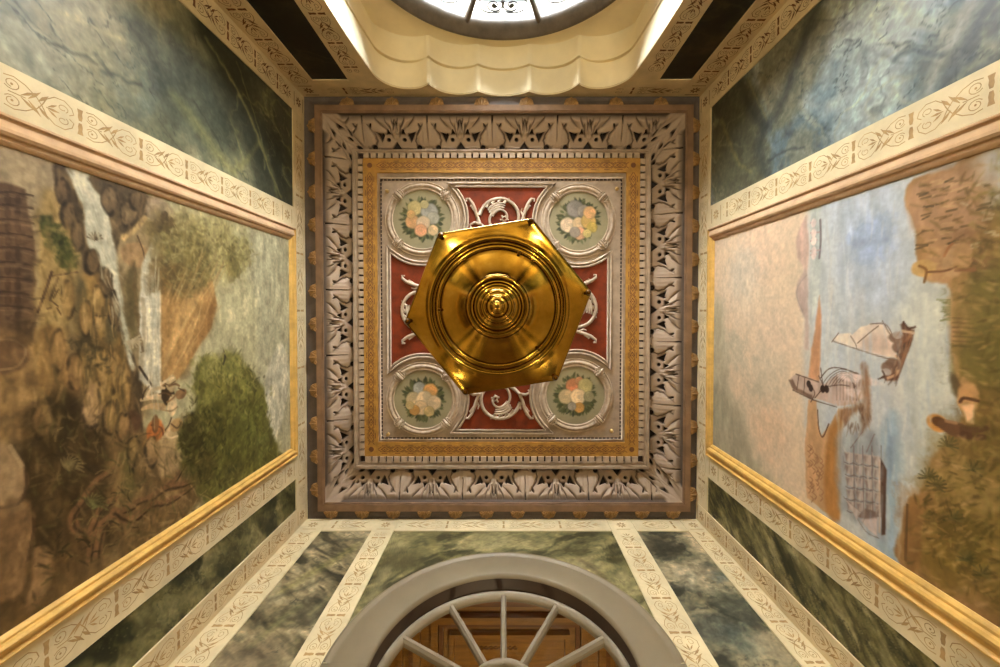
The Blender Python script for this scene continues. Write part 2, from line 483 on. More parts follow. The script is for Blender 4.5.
win = thing('window_1', (0, YN2-0.03, WZ), 'bright round-headed window behind an iron scroll grille in the scalloped niche', 'window', kind='structure')
def ring_sweep(mb, prof, cx, cz, a0, a1, n, mi=0, smooth=True):
    """prof: (radius, y) pairs swept around the centre in the x-z plane"""
    rows = [[(cx+r*math.cos(a0+(a1-a0)*i/n), y, cz+r*math.sin(a0+(a1-a0)*i/n)) for i in range(n+1)] for r, y in prof]
    return mb.grid(rows, mi, False, smooth)
yw = YN2
m_ = MB()
ring_sweep(m_, [(WR+0.004, yw+0.0), (WR-0.004, yw+0.012), (WR-0.02, yw+0.012), (WR-0.025, yw-0.002), (WR-0.050, yw-0.02), (WR-0.056, yw-0.035), (WRI, yw-0.05), (WRI, yw-0.11), (WR+0.02, yw-0.11)], 0, WZ, -0.9, PI+0.9, 96)
fix_normals(m_.build('frame', M['dark_frame'], win))
for k in (-54, -18, 18, 54):
    t = math.radians(90+k); d = Vector((math.cos(t), 0, math.sin(t))); s = Vector((-math.sin(t), 0, math.cos(t)))
    c0 = Vector((-0.005, yw-0.06, WZ)); q = MB()
    prof = [(-0.017, -0.03), (-0.017, 0.006), (-0.008, 0.02), (0.008, 0.02), (0.017, 0.006), (0.017, -0.03)]
    q.grid([[c0+d*r+s*a_+Vector((0, b2, 0)) for a_, b2 in prof] for r in (0.10, WRI+0.01)], 0, True, False)
    fix_normals(q.build('muntin', M['dark_frame'], win))
q = MB(); ring_sweep(q, [(0.12, yw-0.04), (0.10, yw-0.04), (0.10, yw-0.09), (0.12, yw-0.09), (0.12, yw-0.04)], 0, WZ, 0, 2*PI, 32); fix_normals(q.build('hub', M['dark_frame'], win))
for k in range(5):
    t0 = math.radians(90-90+36*k) if False else math.radians(90-54-36+36*k); t1 = t0+math.radians(36)
    t0 += 0.004; t1 -= 0.004
    pts = [(0.12*math.cos(t0), WZ+0.12*math.sin(t0))] + [(WRI*math.cos(t), WZ+WRI*math.sin(t)) for t in np.linspace(t0, t1, 12)] + [(0.12*math.cos(t1), WZ+0.12*math.sin(t1))]
    fix_normals(MB().prism([(x-0.005, yw-0.075, z) for x, z in pts], (0, -0.004, 0)).build('glass_pane', M['glass'], win))
# lower fill and the outside reveal
MB().box((-0.86, yw-0.14, -CZ), (0.86, yw-0.05, WZ-0.02)).build('door_leaf', M['door'], win)
q = MB(); ring_sweep(q, [(WRI+0.03, yw-0.11), (WRI+0.05, yw-0.24), (WRI+0.3, yw-0.24)], 0, WZ, 0, PI, 64); fix_normals(q.build('outer_reveal', M['stone'], win))

grille = thing('iron_grille', (0, yw-0.15, WZ), 'grey wrought iron grille of paired scrolls outside the niche window', 'grille')
def spiral(c, r0, r1, a0, turns, n):
    return [(c[0]+(r0+(r1-r0)*i/n)*math.cos(a0+turns*2*PI*i/n), c[1]+(r0+(r1-r0)*i/n)*math.sin(a0+turns*2*PI*i/n)) for i in range(n+1)]
YG = yw-0.15
for k in range(5):
    t = math.radians(90-72+36*k); d = Vector((math.cos(t), 0, math.sin(t))); s = Vector((math.sin(t), 0, -math.cos(t)))
    def fr(a_, r, off=0.0): return Vector((-0.005, YG+off, WZ))+d*(r+0.075)+s*a_
    q = MB()
    q.tube([fr(0, r) for r in (0.10, 0.45, 0.78)], 0.0045, n=6, up=(0,1,0))
    for sg in (-1, 1):
        sp = spiral((0.062*sg, 0.668), 0.008, 0.062, 0 if sg > 0 else PI, 1.6*sg, 40)
        tail = [(0.02*sg, 0.71), (0.012*sg, 0.755)]
        q.tube([fr(*p) for p in sp], 0.0055, n=6, up=(0,1,0))
        q.tube([fr(*p) for p in spiral((0.062*sg, 0.668), 0.010, 0.010, 0, 1, 10)], 0.008, n=6, up=(0,1,0))
        big = [(0.112*sg+0.0*i, 0.0) for i in range(0)]
        for i in range(25):
            u = i/24; aa = math.radians(-70+190*u)
            big.append((sg*(0.068+0.098*math.cos(aa)), 0.66+0.075*math.sin(aa)))
        q.tube([fr(*p) for p in big], 0.0048, n=6, up=(0,1,0))
        low = spiral((0.050*sg, 0.50), 0.008, 0.05, PI/2, 1.4*sg, 30)
        q.tube([fr(*p) for p in low], 0.0048, n=6, up=(0,1,0))
        leg = [(0.10*sg, 0.58), (0.085*sg, 0.50), (0.05*sg, 0.42), (0.02*sg, 0.30)]
        q.tube([fr(*p) for p in leg], 0.0048, n=6, up=(0,1,0))
    q.build('scroll_bars', M['iron'], grille)
for r in (0.855, 0.45):
    MB().tube([(r*math.cos(t)-0.005, YG+0.0, WZ+r*math.sin(t)) for t in np.linspace(0, PI, 48)], 0.007, n=6, up=(0,1,0)).build('hoop', M['iron'], grille)

# ------------------------------------------------------------------ fanlight in the back wall and the timber ceiling beyond
fan = thing('window_2', (0, YB, AZ), 'grey arched fanlight with radiating bars in the end wall', 'window', kind='structure')
yb = YB
q = MB(); ring_sweep(q, [(0.818, yb-0.004), (0.818, yb-0.022), (0.808, yb-0.030), (0.796, yb-0.026), (0.788, yb-0.018), (0.776, yb-0.018), (0.764, yb-0.024), (0.632, yb-0.024), (0.622, yb-0.020), (R_IN-0.002, yb-0.02), (R_IN-0.002, yb+0.01)], 0, AZ, -0.0, PI, 96)
for sx in (-1, 1):
    q.box((min(sx*0.61, sx*0.818), yb-0.024, -CZ), (max(sx*0.61, sx*0.818), yb-0.002, AZ))
fix_normals(q.build('casing', M['casing'], fan))
q = MB(); ring_sweep(q, [(R_IN-0.003, yb+0.008), (R_IN-0.003, yb+0.10)], 0, AZ, 0, PI, 96); fix_normals(q.build('reveal', M['reveal'], fan))
ys = yb+0.095
q = MB(); ring_sweep(q, [(R_IN, ys-0.002), (R_IN-0.002, ys-0.012), (0.600, ys-0.016), (0.590, ys-0.010), (0.580, ys+0.004), (0.576, ys+0.03), (R_IN, ys+0.03)], 0, AZ, 0, PI, 96); fix_normals(q.build('sash_ring', M['sash'], fan))
for k in (-60, -30, 0, 30, 60):
    t = math.radians(90+k); d = Vector((math.cos(t), 0, math.sin(t))); s = Vector((-math.sin(t), 0, math.cos(t)))
    c0 = Vector((0, ys+0.008, AZ-0.02)); q = MB()
    prof = [(-0.016, 0.024), (-0.016, 0.0), (-0.008, -0.016), (0.008, -0.016), (0.016, 0.0), (0.016, 0.024)]
    q.grid([[c0+d*r+s*a_+Vector((0, b2, 0)) for a_, b2 in prof] for r in (0.14, 0.60)], 0, True, False)
    fix_normals(q.build('muntin', M['sash'], fan))
q = MB(); ring_sweep(q, [(0.168, ys+0.02), (0.168, ys-0.004), (0.158, ys-0.014), (0.142, ys-0.014), (0.132, ys-0.002), (0.132, ys+0.03)], 0, AZ-0.01, 0, PI, 40); fix_normals(q.build('hub', M['sash'], fan))
hubp = [(0.133*math.cos(t), AZ-0.01+0.133*math.sin(t)) for t in np.linspace(0, PI, 24)]
fix_normals(MB().prism([(x, ys+0.012, z) for x, z in hubp], (0, 0.01, 0)).build('hub_disc', M['dark_ground'], fan))
for k in range(6):
    t0 = math.radians(30*k)+0.004; t1 = math.radians(30*k+30)-0.004
    pts = [(0.168*math.cos(t0), AZ-0.01+0.168*math.sin(t0))]+[(0.578*math.cos(t), AZ+0.578*math.sin(t)) for t in np.linspace(t0, t1, 10)]+[(0.168*math.cos(t1), AZ-0.01+0.168*math.sin(t1))]
    fix_normals(MB().prism([(x, ys+0.018, z) for x, z in pts], (0, 0.004, 0)).build('glass_pane', M['glass'], fan))
MB().box((-R_IN, ys-0.01, -CZ), (R_IN, ys+0.05, AZ-0.012)).build('door_leaf', M['door'], fan)

hall = thing('coffered_ceiling', (0, 2.9, 2.6), 'brown timber ceiling of the hall behind the grey fanlight', 'ceiling', kind='structure')
HZ = 2.85
q = MB().box((-2.0, YB+0.15, HZ), (2.0, 4.6, HZ+0.1)); q.build('boards', M['wood'], hall)
def coffer(x0, x1, y0, y1):
    q = MB()
    for k, (w, dz, inn) in enumerate([(0.05, 0.05, 0.0), (0.03, 0.03, 0.055), (0.035, 0.045, 0.13)]):
        a0, a1, b0, b1 = x0+inn, x1-inn, y0+inn, y1-inn
        for lo, hi in (((a0,b0),(a1,b0+w)), ((a0,b1-w),(a1,b1)), ((a0,b0+w),(a0+w,b1-w)), ((a1-w,b0+w),(a1,b1-w))):
            q.box((lo[0], lo[1], HZ-dz), (hi[0], hi[1], HZ), 0 if k != 1 else 1)
    q.build('coffer_moulding', [M['wood'], M['wood_dark']], hall)
yc0 = on_z(500, 617, HZ-0.04)[1]
xc = [on_z(431, 640, HZ-0.04)[0], on_z(588, 640, HZ-0.04)[0]]
wc = xc[1]-xc[0]
for i in (-1, 0, 1):
    coffer(xc[0]+i*(wc+0.08), xc[1]+i*(wc+0.08), yc0, yc0+0.9)
    coffer(xc[0]+i*(wc+0.08), xc[1]+i*(wc+0.08), yc0+0.98, yc0+1.9)
MB().box((-2, yc0-0.17, HZ-0.035), (2, yc0-0.07, HZ)).build('beam', M['wood_dark'], hall)
cv = MB()
yq = on_z(510, 651, HZ-0.03)[1]
for i in range(9):
    x = xc[0]+0.33+i*0.035
    cv.tube([(x+0.014*math.cos(t), yq+0.012*math.sin(t), HZ-0.004) for t in np.linspace(0, 5, 9)], 0.004, n=5)
cv.build('carved_frieze', M['wood_dark'], hall)
hw = MB().box((-2.1, YB+0.15, -CZ), (-2.0, 4.6, HZ)).box((2.0, YB+0.15, -CZ), (2.1, 4.6, HZ)).box((-2.1, 4.6, -CZ), (2.1, 4.7, HZ+0.1)).box((-2.1, YB+0.15, -CZ-0.1), (2.1, 4.7, -CZ))
hw.box((-2.1, YB+0.149, -CZ), (XL-0.14, YB+0.16, HZ)).box((XR+0.14, YB+0.149, -CZ), (2.1, YB+0.16, HZ))
hw.build('hall_wall', M['wood'], hall)

# ------------------------------------------------------------------ painted borders and marble panels on the walls
def frame_side(X, inward):
    def f(off):
        return lambda u, v: (X+inward*off, u, v)      # u = y, v = z
    return f
def frame_end(Y, inward):
    def f(off):
        return lambda u, v: (u, Y+inward*off, v)      # u = x
    return f
FL, FR = frame_side(XL, 1), frame_side(XR, -1)
FF, FB = frame_end(YF, 1), frame_end(YB, -1)

def arabesque(mb, fr, a0, a1, s0, s1, vertical, period=0.235, phase=0.0, mi=1, heavy=1.0, flip=1):
    """bar, palmette and lyre scroll repeated along a border between a0 and a1 (across), s0..s1 (along)"""
    W = a1-a0; c = (a0+a1)/2; hw_ = W*0.33
    def P(s, a):
        return fr(c+a, s) if vertical else fr(s, c+a)
    n0 = math.floor((s0-phase)/period); n1 = math.ceil((s1-phase)/period)
    def ok(pts): return all(s0 <= p[0] <= s1 for p in pts)
    def st(pts, w):
        if ok(pts): mb.stroke(pts, w if hasattr(w, '__len__') else w*heavy*0.72, lambda u, v: P(u, v), mi)
    def leaf(s, a, ds, da, w):
        pts = [(s, a), (s+ds*0.5, a+da*0.5), (s+ds, a+da)]
        if ok(pts): mb.stroke(pts, [0.0015, w*0.75, 0.001], lambda u, v: P(u, v), mi)
    for n in range(n0, n1+1):
        o = phase+n*period; k = period/0.235; h = hw_
        for sg in (-1, 1):
            # split bar with waisted halves
            bar = [(o, sg*h*0.08), (o, sg*h*0.35), (o, sg*h*0.6), (o, sg*h*0.9)]
            if ok(bar): mb.stroke(bar, [0.010, 0.016, 0.013, 0.020], lambda u, v: P(u, v), mi)
            # inner scroll next to the bar
            sp = [(o+(0.040+0.018*math.cos(t)*(1-t/14))*k, sg*(h*0.52+h*0.30*math.sin(t)*(1-t/14))) for t in np.linspace(-2.6, 4.6, 14)]
            st(sp, 0.0036)
            mbx = [(o+(0.040+0.004*math.cos(t))*k, sg*(h*0.5+0.004*math.sin(t))) for t in np.linspace(0, 2*PI, 7)]
            if ok(mbx): mb.flat([(x, y) for x, y in mbx[:-1]], lambda u, v: P(u, v), mi)
            st([(o+0.020*k, sg*h*0.9), (o+0.045*k, sg*h*1.0), (o+0.075*k, sg*h*0.8), (o+0.105*k, sg*h*0.35), (o+0.118*k, sg*0.0), (o+0.125*k, -sg*h*0.25)], 0.0042)
            # palmette leaves
            leaf(o+0.062*k, sg*h*0.05, 0.040*k, sg*h*0.55, 0.012)
            leaf(o+0.082*k, sg*h*0.05, 0.034*k, sg*h*0.75, 0.013)
            leaf(o+0.108*k, sg*h*0.15, 0.030*k, sg*h*0.62, 0.014)
            # lyre
            ly = [(o+0.118*k, sg*0.0), (o+0.132*k, sg*h*0.55), (o+0.155*k, sg*h*0.92), (o+0.185*k, sg*h*0.98), (o+0.208*k, sg*h*0.66), (o+0.214*k, sg*h*0.3), (o+0.200*k, sg*h*0.12)]
            st(ly, 0.0042)
            sp = [(o+(0.180+0.016*math.cos(t)*(1-t/12))*k, sg*(h*0.42+h*0.24*math.sin(t)*(1-t/12))) for t in np.linspace(-1.0, 5.6, 13)]
            st(sp, 0.0034)
            leaf(o+0.136*k, sg*h*0.08, 0.026*k, sg*h*0.34, 0.010)
        st([(o+0.03*k, 0), (o+0.075*k, 0.0)], 0.004)
        leaf(o+0.130*k, 0, 0.04*k, 0.0, 0.012)

trim_n = [0]
ZB = -1.19                                   # borders run down to the dado
def strip(wall, a0, a1, z0, z1, label, vertical=True, thick=0.012, phase=0.0, paint='tan_paint', period=0.235, edge=True, heavy=1.0, pattern=None):
    """one painted border board: u across (a0..a1) and z along, or lying (vertical=False)"""
    FRM = {'L': FL, 'R': FR, 'F': FF, 'B': FB}[wall]
    mb = MB(); fr = FRM(thick); f0 = FRM(0.001)
    pts = [(a0, z0), (a1, z0), (a1, z1), (a0, z1)]
    base = [f0(*p) for p in pts]; top = [fr(*p) for p in pts]
    mb.add(base+top, [(0,1,2,3),(4,5,6,7),(0,1,5,4),(1,2,6,5),(2,3,7,6),(3,0,4,7)], 0)
    fr2 = FRM(thick+0.0008)
    if vertical: arabesque(mb, lambda a_, s: fr2(a_, s), a0, a1, max(z0, 0.9)+0.02, z1-0.17, True, period, phase, heavy=heavy)
    else:
        arabesque(mb, lambda s, a_: fr2(s, a_), z0, z1, a0+0.02, a1-0.02, False, 0.42, phase, heavy=heavy)
    if vertical and z1 > 2.8 and pattern != 'none':            # square rosette where borders meet
        c = (a0+a1)/2; zz = z1-0.085
        for k in range(8):
            t = k*PI/4
            mb.stroke([(c+0.008*math.cos(t), zz+0.008*math.sin(t)), (c+0.022*math.cos(t), zz+0.022*math.sin(t)), (c+0.036*math.cos(t), zz+0.036*math.sin(t))], [0.004, 0.014, 0.004], lambda u, v: fr2(u, v), 1)
        for sg in (-1, 1):
            mb.stroke([(c-0.05, zz+sg*0.058), (c+0.05, zz+sg*0.058)], 0.006, lambda u, v: fr2(u, v), 1)
    trim_n[0] += 1
    o = mb.build('trim_%d' % trim_n[0], [M['cream'], M[paint]])
    fix_side(o)
    return tag(o, label, 'border', kind='structure')
def fix_side(o): return o

ZS = 2.835                                    # bottom of the border that runs under the ceiling
ZT = 2.998
# long wall with the waterfall mural
strip('L', -1.605, -1.440, ZB, ZT, 'cream scroll border on the waterfall wall in the corner by the niche', phase=0.06, paint='umber_paint')
strip('L', -0.742, -0.592, ZB, ZS, 'cream scroll frieze above the waterfall mural, beside the pale green marble')
strip('L', 1.050, 1.217, ZB, ZS, 'cream scroll frieze along the gold bottom rail of the waterfall mural', phase=0.1)
strip('L', 1.447, 1.592, ZB, ZT, 'cream scroll border on the waterfall wall in the corner by the fanlight', phase=0.15)
strip('L', -1.438, 1.445, ZS+0.001, ZT-0.001, 'narrow cream border under the ceiling over the waterfall mural', vertical=False, thick=0.0115)
# long wall with the harbour mural
strip('R', -1.605, -1.445, ZB, ZT, 'cream scroll border on the harbour wall in the corner by the niche', phase=0.03, paint='umber_paint')
strip('R', -0.745, -0.588, ZB, ZS, 'cream scroll frieze above the harbour mural, beside the blue grey marble', phase=0.03)
strip('R', 1.047, 1.200, ZB, ZS, 'cream scroll frieze along the gold bottom rail of the harbour mural', phase=0.13)
strip('R', 1.460, 1.592, ZB, ZT, 'cream scroll border on the harbour wall in the corner by the fanlight', phase=0.0)
strip('R', -1.443, 1.458, ZS+0.001, ZT-0.001, 'narrow cream border under the ceiling over the harbour mural', vertical=False, thick=0.0115)
# fanlight wall
strip('B', XL+0.002, -1.327, ZB, ZT, 'cream scroll border on the fanlight wall in the waterfall corner', phase=0.09)
strip('B', -0.958, -0.798, ZB, ZT, 'cream scroll border touching the fanlight on the waterfall side', phase=0.16)
strip('B', 0.785, 0.965, ZB, ZT, 'cream scroll border touching the fanlight on the harbour side', phase=0.05)
strip('B', 1.340, XR-0.002, ZB, ZT, 'cream scroll border on the fanlight wall in the harbour corner', phase=0.12)
strip('B', -1.325, -0.960, ZS+0.001, ZT-0.001, 'short cream border under the ceiling over the streaky brown green marble', vertical=False, thick=0.0115)
strip('B', -0.796, 0.783, ZS+0.001, ZT-0.001, 'long cream border between ceiling and fanlight arch', vertical=False, thick=0.0115)
strip('B', 0.967, 1.338, ZS+0.001, ZT-0.001, 'short cream border under the ceiling over the clouded teal marble', vertical=False, thick=0.0115)

# niche wall: borders beside the niche are cut along the scallops
YFz = 2.785
strip('F', XL+0.002, -1.338, ZB, ZT, 'cream scroll border on the niche wall in the waterfall corner', phase=0.02, paint='umber_paint')
strip('F', 1.312, XR-0.002, ZB, ZT, 'cream scroll border on the niche wall in the harbour corner', phase=0.10, paint='umber_paint')
def niche_side(sx, label, ph):
    mb = MB(); fr = FF(0.012); f0 = FF(0.001)
    side = sorted([p for p in L0 if p[0]*sx > 0.5 and ZB <= p[1] <= ZT-0.182], key=lambda p: p[1])
    zlo = side[0][1]
    poly = [(sx*1.085, zlo)] + [(p[0], p[1]) for p in side] + [(sx*1.085, side[-1][1])]
    mb.prism([f0(*p) for p in poly], Vector(fr(0,0))-Vector(f0(0,0)), 0)
    fr2 = FF(0.0128)
    arabesque(mb, lambda a_, s: fr2(a_, s), min(sx*1.085, sx*0.935), max(sx*1.085, sx*0.935), 0.9, 2.70, True, 0.235, ph)
    trim_n[0] += 1
    o = mb.build('trim_%d' % trim_n[0], [M['cream'], M['umber_paint']]); fix_normals(o)
    tag(o, label, 'border', kind='structure')
niche_side(-1, 'cream scroll border running up beside the niche, waterfall side', 0.05)
niche_side(1, 'cream scroll border running up beside the niche, harbour side', 0.12)
mb = MB(); fr = FF(0.0118); f0 = FF(0.001)
edge_pts = [p for p in L0 if p[1] >= cusp3[1]-1e-6]
# lower edge follows the panel tops, then the scallops
zl = max(p[1] for p in L0 if abs(p[0]) > 0.5 and p[1] <= ZT-0.182)
poly = [(-1.336, ZT-0.001), (-1.336, YFz), (-1.087, YFz), (-1.087, zl)]
poly += [p for p in L0 if p[1] >= zl-1e-9]
poly += [(1.087, zl), (1.087, YFz), (1.310, YFz), (1.310, ZT-0.001)]
mb.prism([f0(*p) for p in poly], Vector(fr(0,0))-Vector(f0(0,0)), 0)
fr2 = FF(0.0126)
for s0, s1 in ((-1.33, -0.80), (0.80, 1.30)):
    arabesque(mb, lambda s, a_: fr2(s, a_), 2.85, 2.985, s0, s1, False, 0.42, 0.1)
trim_n[0] += 1
o = mb.build('trim_%d' % trim_n[0], [M['cream'], M['umber_paint']]); fix_normals(o)
tag(o, 'dim cream border between the ceiling and the scalloped top of the niche', 'border', kind='structure')

# marble panels
M['marble'] = painted('painted_marble', rough=0.4, fine=48, amt=0.34)
def marble_base(U, V, seed, stops, ang, sc, stretch, warp=0.25):
    """clouded stone: warped noise mapped through colour stops (position, colour)"""
    c, s_ = math.cos(ang), math.sin(ang)
    a, b = (U*c+V*s_)*sc, (-U*s_+V*c)*sc*stretch
    wa, wb = fbm(a*0.8, b*0.8, seed, 4)*2, fbm(a*0.8+7, b*0.8+3, seed+3, 4)*2
    f = fbm(a+wa*warp*4, b+wb*warp*4, seed+11, 6)*1.5+0.5
    g = fbm(a*0.5+wb*2, b*0.5, seed+23, 4)*1.7
    f = np.clip(f+g*0.45, 0, 1)
    p = Paint(U, V, (0,0,0))
    xs = [q[0] for q in stops]
    for k in range(3): p.C[..., k] = np.interp(f, xs, [q[1][k] for q in stops])
    p.ab = (a, b)
    return p
def veins(p, seed, color, alpha, width, sc=1.0, soft=0.5):
    a, b = p.ab
    n = fbm(a*sc+fbm(a*2*sc, b*2*sc, seed+2, 4)*0.9, b*sc*0.8, seed, 4)
    m = np.clip(1-np.abs(n)/width, 0, 1)**(1/soft)*alpha*np.clip(fbm(a*0.7, b*0.7, seed+31, 2)*3+0.5, 0, 1)
    p.C = p.C*(1-m[..., None])+np.array(color, float)*m[..., None]
def streaks(p, conv, items):
    for pts, w, c, al in items: p.line([conv(*q) for q in pts], w, c, al, soft=max(w if not hasattr(w, '__len__') else max(w), 0.012)*1.2, jag=0.012, seed=len(pts))
def panel(wall, a0, a1, z0, z1, paint, label, P3=None, UV=None):
    FRM = {'L': FL, 'R': FR, 'F': FF, 'B': FB}[wall](0.005)
    if P3 is None:
        us = np.linspace(a0, a1, int((a1-a0)/0.006)+2); vs = np.concatenate([np.linspace(-1.19, z0, 24)[:-1], np.linspace(z0, z1, int((z1-z0)/0.006)+2)])
        U, V = np.meshgrid(us, vs)
    else: U, V = UV
    p = paint(U, V)
    p.grain(0.20, (34, 34), 91); p.grain(0.12, (90, 90), 93)
    x, y, z = FRM(U, V)
    P = np.stack([x+0*U, y+0*U, z+0*U], -1)
    o = np_mesh('marble_panel', P, M['marble'], p.linear())
    return tag(o, label, 'panel', 'painted marble panels')
ZP = 0.6
def pL1(U, V):
    p = marble_base(U, V, 5, [(0.15,(58,62,48)), (0.38,(104,106,82)), (0.58,(140,138,108)), (0.85,(178,168,132))], 0.9, 2.2, 1.5)
    cv = lambda x, y: on_side(x, y, XL)
    p.poly([cv(*q) for q in ((215,30),(300,110),(300,210),(262,196),(240,120))], (54,58,48), 0.08, 0.05, 0.6, seed=3)
    p.poly([cv(*q) for q in ((155,60),(205,70),(230,150),(200,150),(160,110))], (84,92,78), 0.07, 0.05, 0.6, seed=4)
    p.blob(cv(130, 82), (0.14,0.12), (104,116,110), 0.6, 1.0, 0.05, 5); p.blob(cv(80, 30), (0.2,0.2), (186,172,126), 0.55, 1.1, 0.08, 6); p.blob(cv(10, 50), (0.16,0.2), (182,180,158), 0.6, 1.1, 0.06, 7)
    veins(p, 9, (178,172,112), 0.5, 0.05, 1.0); veins(p, 19, (44,46,36), 0.5, 0.03, 1.6); veins(p, 21, (60,66,56), 0.7, 0.03, 3.2); veins(p, 23, (186,178,132), 0.5, 0.03, 3.0)
    streaks(p, cv, [(((205,38),(228,75),(246,110),(258,140),(268,168),(281,198)), [0.006,0.014,0.020,0.018,0.012,0.008], (176,172,112), 0.85), (((236,62),(252,110),(262,146),(264,170)), 0.010, (158,156,100), 0.7), (((172,96),(196,124),(214,150),(232,172)), [0.02,0.05,0.06,0.04], (150,146,92), 0.7),
        (((232,172),(246,160),(258,142)), [0.03,0.02,0.01], (150,146,92), 0.7), (((264,150),(272,176),(276,196)), 0.03, (128,126,82), 0.6), (((48,44),(74,52),(94,62)), 0.008, (62,62,48), 0.7), (((100,70),(128,82),(140,86)), 0.012, (60,66,58), 0.6), (((60,14),(86,24),(122,40)), 0.016, (196,182,130), 0.6), (((190,98),(204,118),(222,150)), 0.010, (52,54,44), 0.6), (((150,0),(160,20),(158,40)), 0.012, (166,158,110), 0.5)])
    return p
def pR1(U, V):
    p = marble_base(U, V, 15, [(0.12,(54,70,80)), (0.36,(100,118,126)), (0.58,(136,154,158)), (0.85,(186,192,184))], -0.9, 2.4, 1.5)
    cv = lambda x, y: on_side(x, y, XR)
    p.poly([cv(*q) for q in ((712,90),(745,70),(770,130),(762,190),(712,200))], (84,80,54), 0.07, 0.05, 0.8, seed=3)
    p.poly([cv(*q) for q in ((760,60),(815,0),(830,40),(800,110),(775,130))], (118,112,82), 0.05, 0.04, 0.7, seed=4)
    p.blob(cv(880, 95), (0.16,0.12), (190,198,194), 0.6, 1.0, 0.06, 5); p.blob(cv(850, 120), (0.10,0.10), (170,180,176), 0.6, 1.0, 0.06, 5); p.blob(cv(985, 25), (0.12,0.2), (146,142,122), 0.6, 1.0, 0.06, 6); p.blob(cv(800, 150), (0.12,0.12), (150,144,112), 0.6, 1.0, 0.06, 8)
    veins(p, 29, (190,186,150), 0.45, 0.05, 1.0); veins(p, 39, (46,56,60), 0.55, 0.03, 1.6); veins(p, 31, (50,60,62), 0.75, 0.03, 3.4); veins(p, 33, (196,196,176), 0.5, 0.03, 3.0)
    streaks(p, cv, [(((822,0),(808,30),(789,86),(774,120),(765,126)), [0.06,0.06,0.05,0.03,0.02], (62,68,64), 0.85), (((740,78),(752,110),(765,126)), [0.05,0.05,0.03], (54,58,52), 0.85), (((765,126),(760,150),(768,178)), [0.05,0.06,0.03], (58,66,64), 0.8), (((975,0),(952,45),(928,95)), [0.06,0.05,0.04], (196,194,176), 0.85), (((990,0),(965,50),(945,90)), [0.05,0.05,0.04], (72,78,82), 0.6),
        (((850,60),(872,42),(882,10)), 0.03, (176,182,166), 0.5), (((895,60),(915,50),(945,56)), 0.014, (70,82,86), 0.7), (((770,160),(790,150),(805,148)), 0.012, (52,60,60), 0.7), (((722,120),(738,160),(752,172)), [0.02,0.02,0.01], (150,138,88), 0.7), (((748,78),(758,100),(768,120)), 0.010, (150,142,96), 0.6)])
    return p
def pL2(U, V):
    p = marble_base(U, V, 25, [(0.10,(40,42,26)), (0.32,(84,82,50)), (0.54,(120,114,72)), (0.84,(166,156,112))], 0.7, 7.0, 1.6)
    veins(p, 49, (164,156,116), 0.8, 0.05, 1.2); veins(p, 51, (150,142,98), 0.7, 0.04, 2.4); veins(p, 59, (22,24,16), 0.6, 0.05, 1.4); return p
def pR2(U, V):
    p = marble_base(U, V, 35, [(0.10,(42,42,26)), (0.32,(88,82,48)), (0.54,(130,120,74)), (0.84,(186,172,126))], 2.25, 7.5, 3.0)
    veins(p, 69, (180,170,126), 0.7, 0.05, 1.0); veins(p, 71, (170,160,112), 0.6, 0.04, 2.2); veins(p, 79, (26,28,18), 0.6, 0.05, 1.2); return p
def pF(seed):
    def f(U, V):
        p = marble_base(U, V, seed, [(0.2,(22,21,15)), (0.5,(36,33,22)), (0.8,(66,58,36))], 0.6, 4.0, 1.3)
        veins(p, seed+4, (92,82,52), 0.6, 0.05, 1.0); return p
    return f
def pB1(U, V):
    p = marble_base(U, V, 45, [(0.10,(60,56,42)), (0.32,(112,102,76)), (0.54,(156,140,106)), (0.84,(194,178,138))], 2.5, 4.4, 3.2, 0.35)
    cv = lambda x, y: on_end(x, y, YB)
    veins(p, 89, (160,150,96), 0.5, 0.05, 0.8); veins(p, 99, (40,40,32), 0.6, 0.04, 1.2)
    p.blob(cv(310, 612), (0.12,0.10), (58,58,46), 0.6, 1.0, 0.05, 3); p.blob(cv(250, 655), (0.14,0.1), (140,122,96), 0.6, 1.0, 0.05, 4)
    streaks(p, cv, [(((282,592),(310,575),(336,560),(358,545)), [0.02,0.05,0.05,0.03], (150,142,84), 0.7), (((250,648),(276,625),(298,608)), [0.02,0.04,0.03], (152,146,100), 0.7), (((310,615),(322,605),(331,596)), 0.03, (156,146,104), 0.7), (((300,555),(312,550)), 0.015, (196,182,150), 0.6), (((270,600),(300,590),(330,575)), 0.03, (60,58,44), 0.5), (((310,548),(340,541),(362,540)), 0.03, (58,56,44), 0.5)])
    return p
def pB3(U, V):
    p = marble_base(U, V, 55, [(0.10,(66,66,54)), (0.30,(128,122,96)), (0.52,(176,162,126)), (0.82,(214,198,160))], 0.4, 6.5, 1.3, 0.4)
    cv = lambda x, y: on_end(x, y, YB)
    veins(p, 109, (196,180,140), 0.4, 0.06, 1.0); veins(p, 119, (50,52,44), 0.5, 0.04, 1.4)
    for c, r, cl, al in (((660,545),0.12,(64,60,46),0.7), ((740,610),0.10,(118,120,104),0.4), ((725,600),0.09,(74,78,64),0.6), ((715,630),0.12,(120,122,108),0.4), ((745,640),0.10,(104,120,112),0.4), ((690,580),0.08,(206,190,156),0.5), ((780,650),0.10,(204,184,146),0.6), ((700,570),0.07,(196,178,144),0.6), ((720,578),0.05,(112,122,120),0.5)):
        p.blob(cv(*c), r, cl, al, 1.1, 0.06, int(c[0]))
    streaks(p, cv, [(((692,575),(692,590)), 0.03, (206,196,164), 0.6), (((706,605),(724,615),(742,622)), 0.012, (50,52,44), 0.6)])
    return p
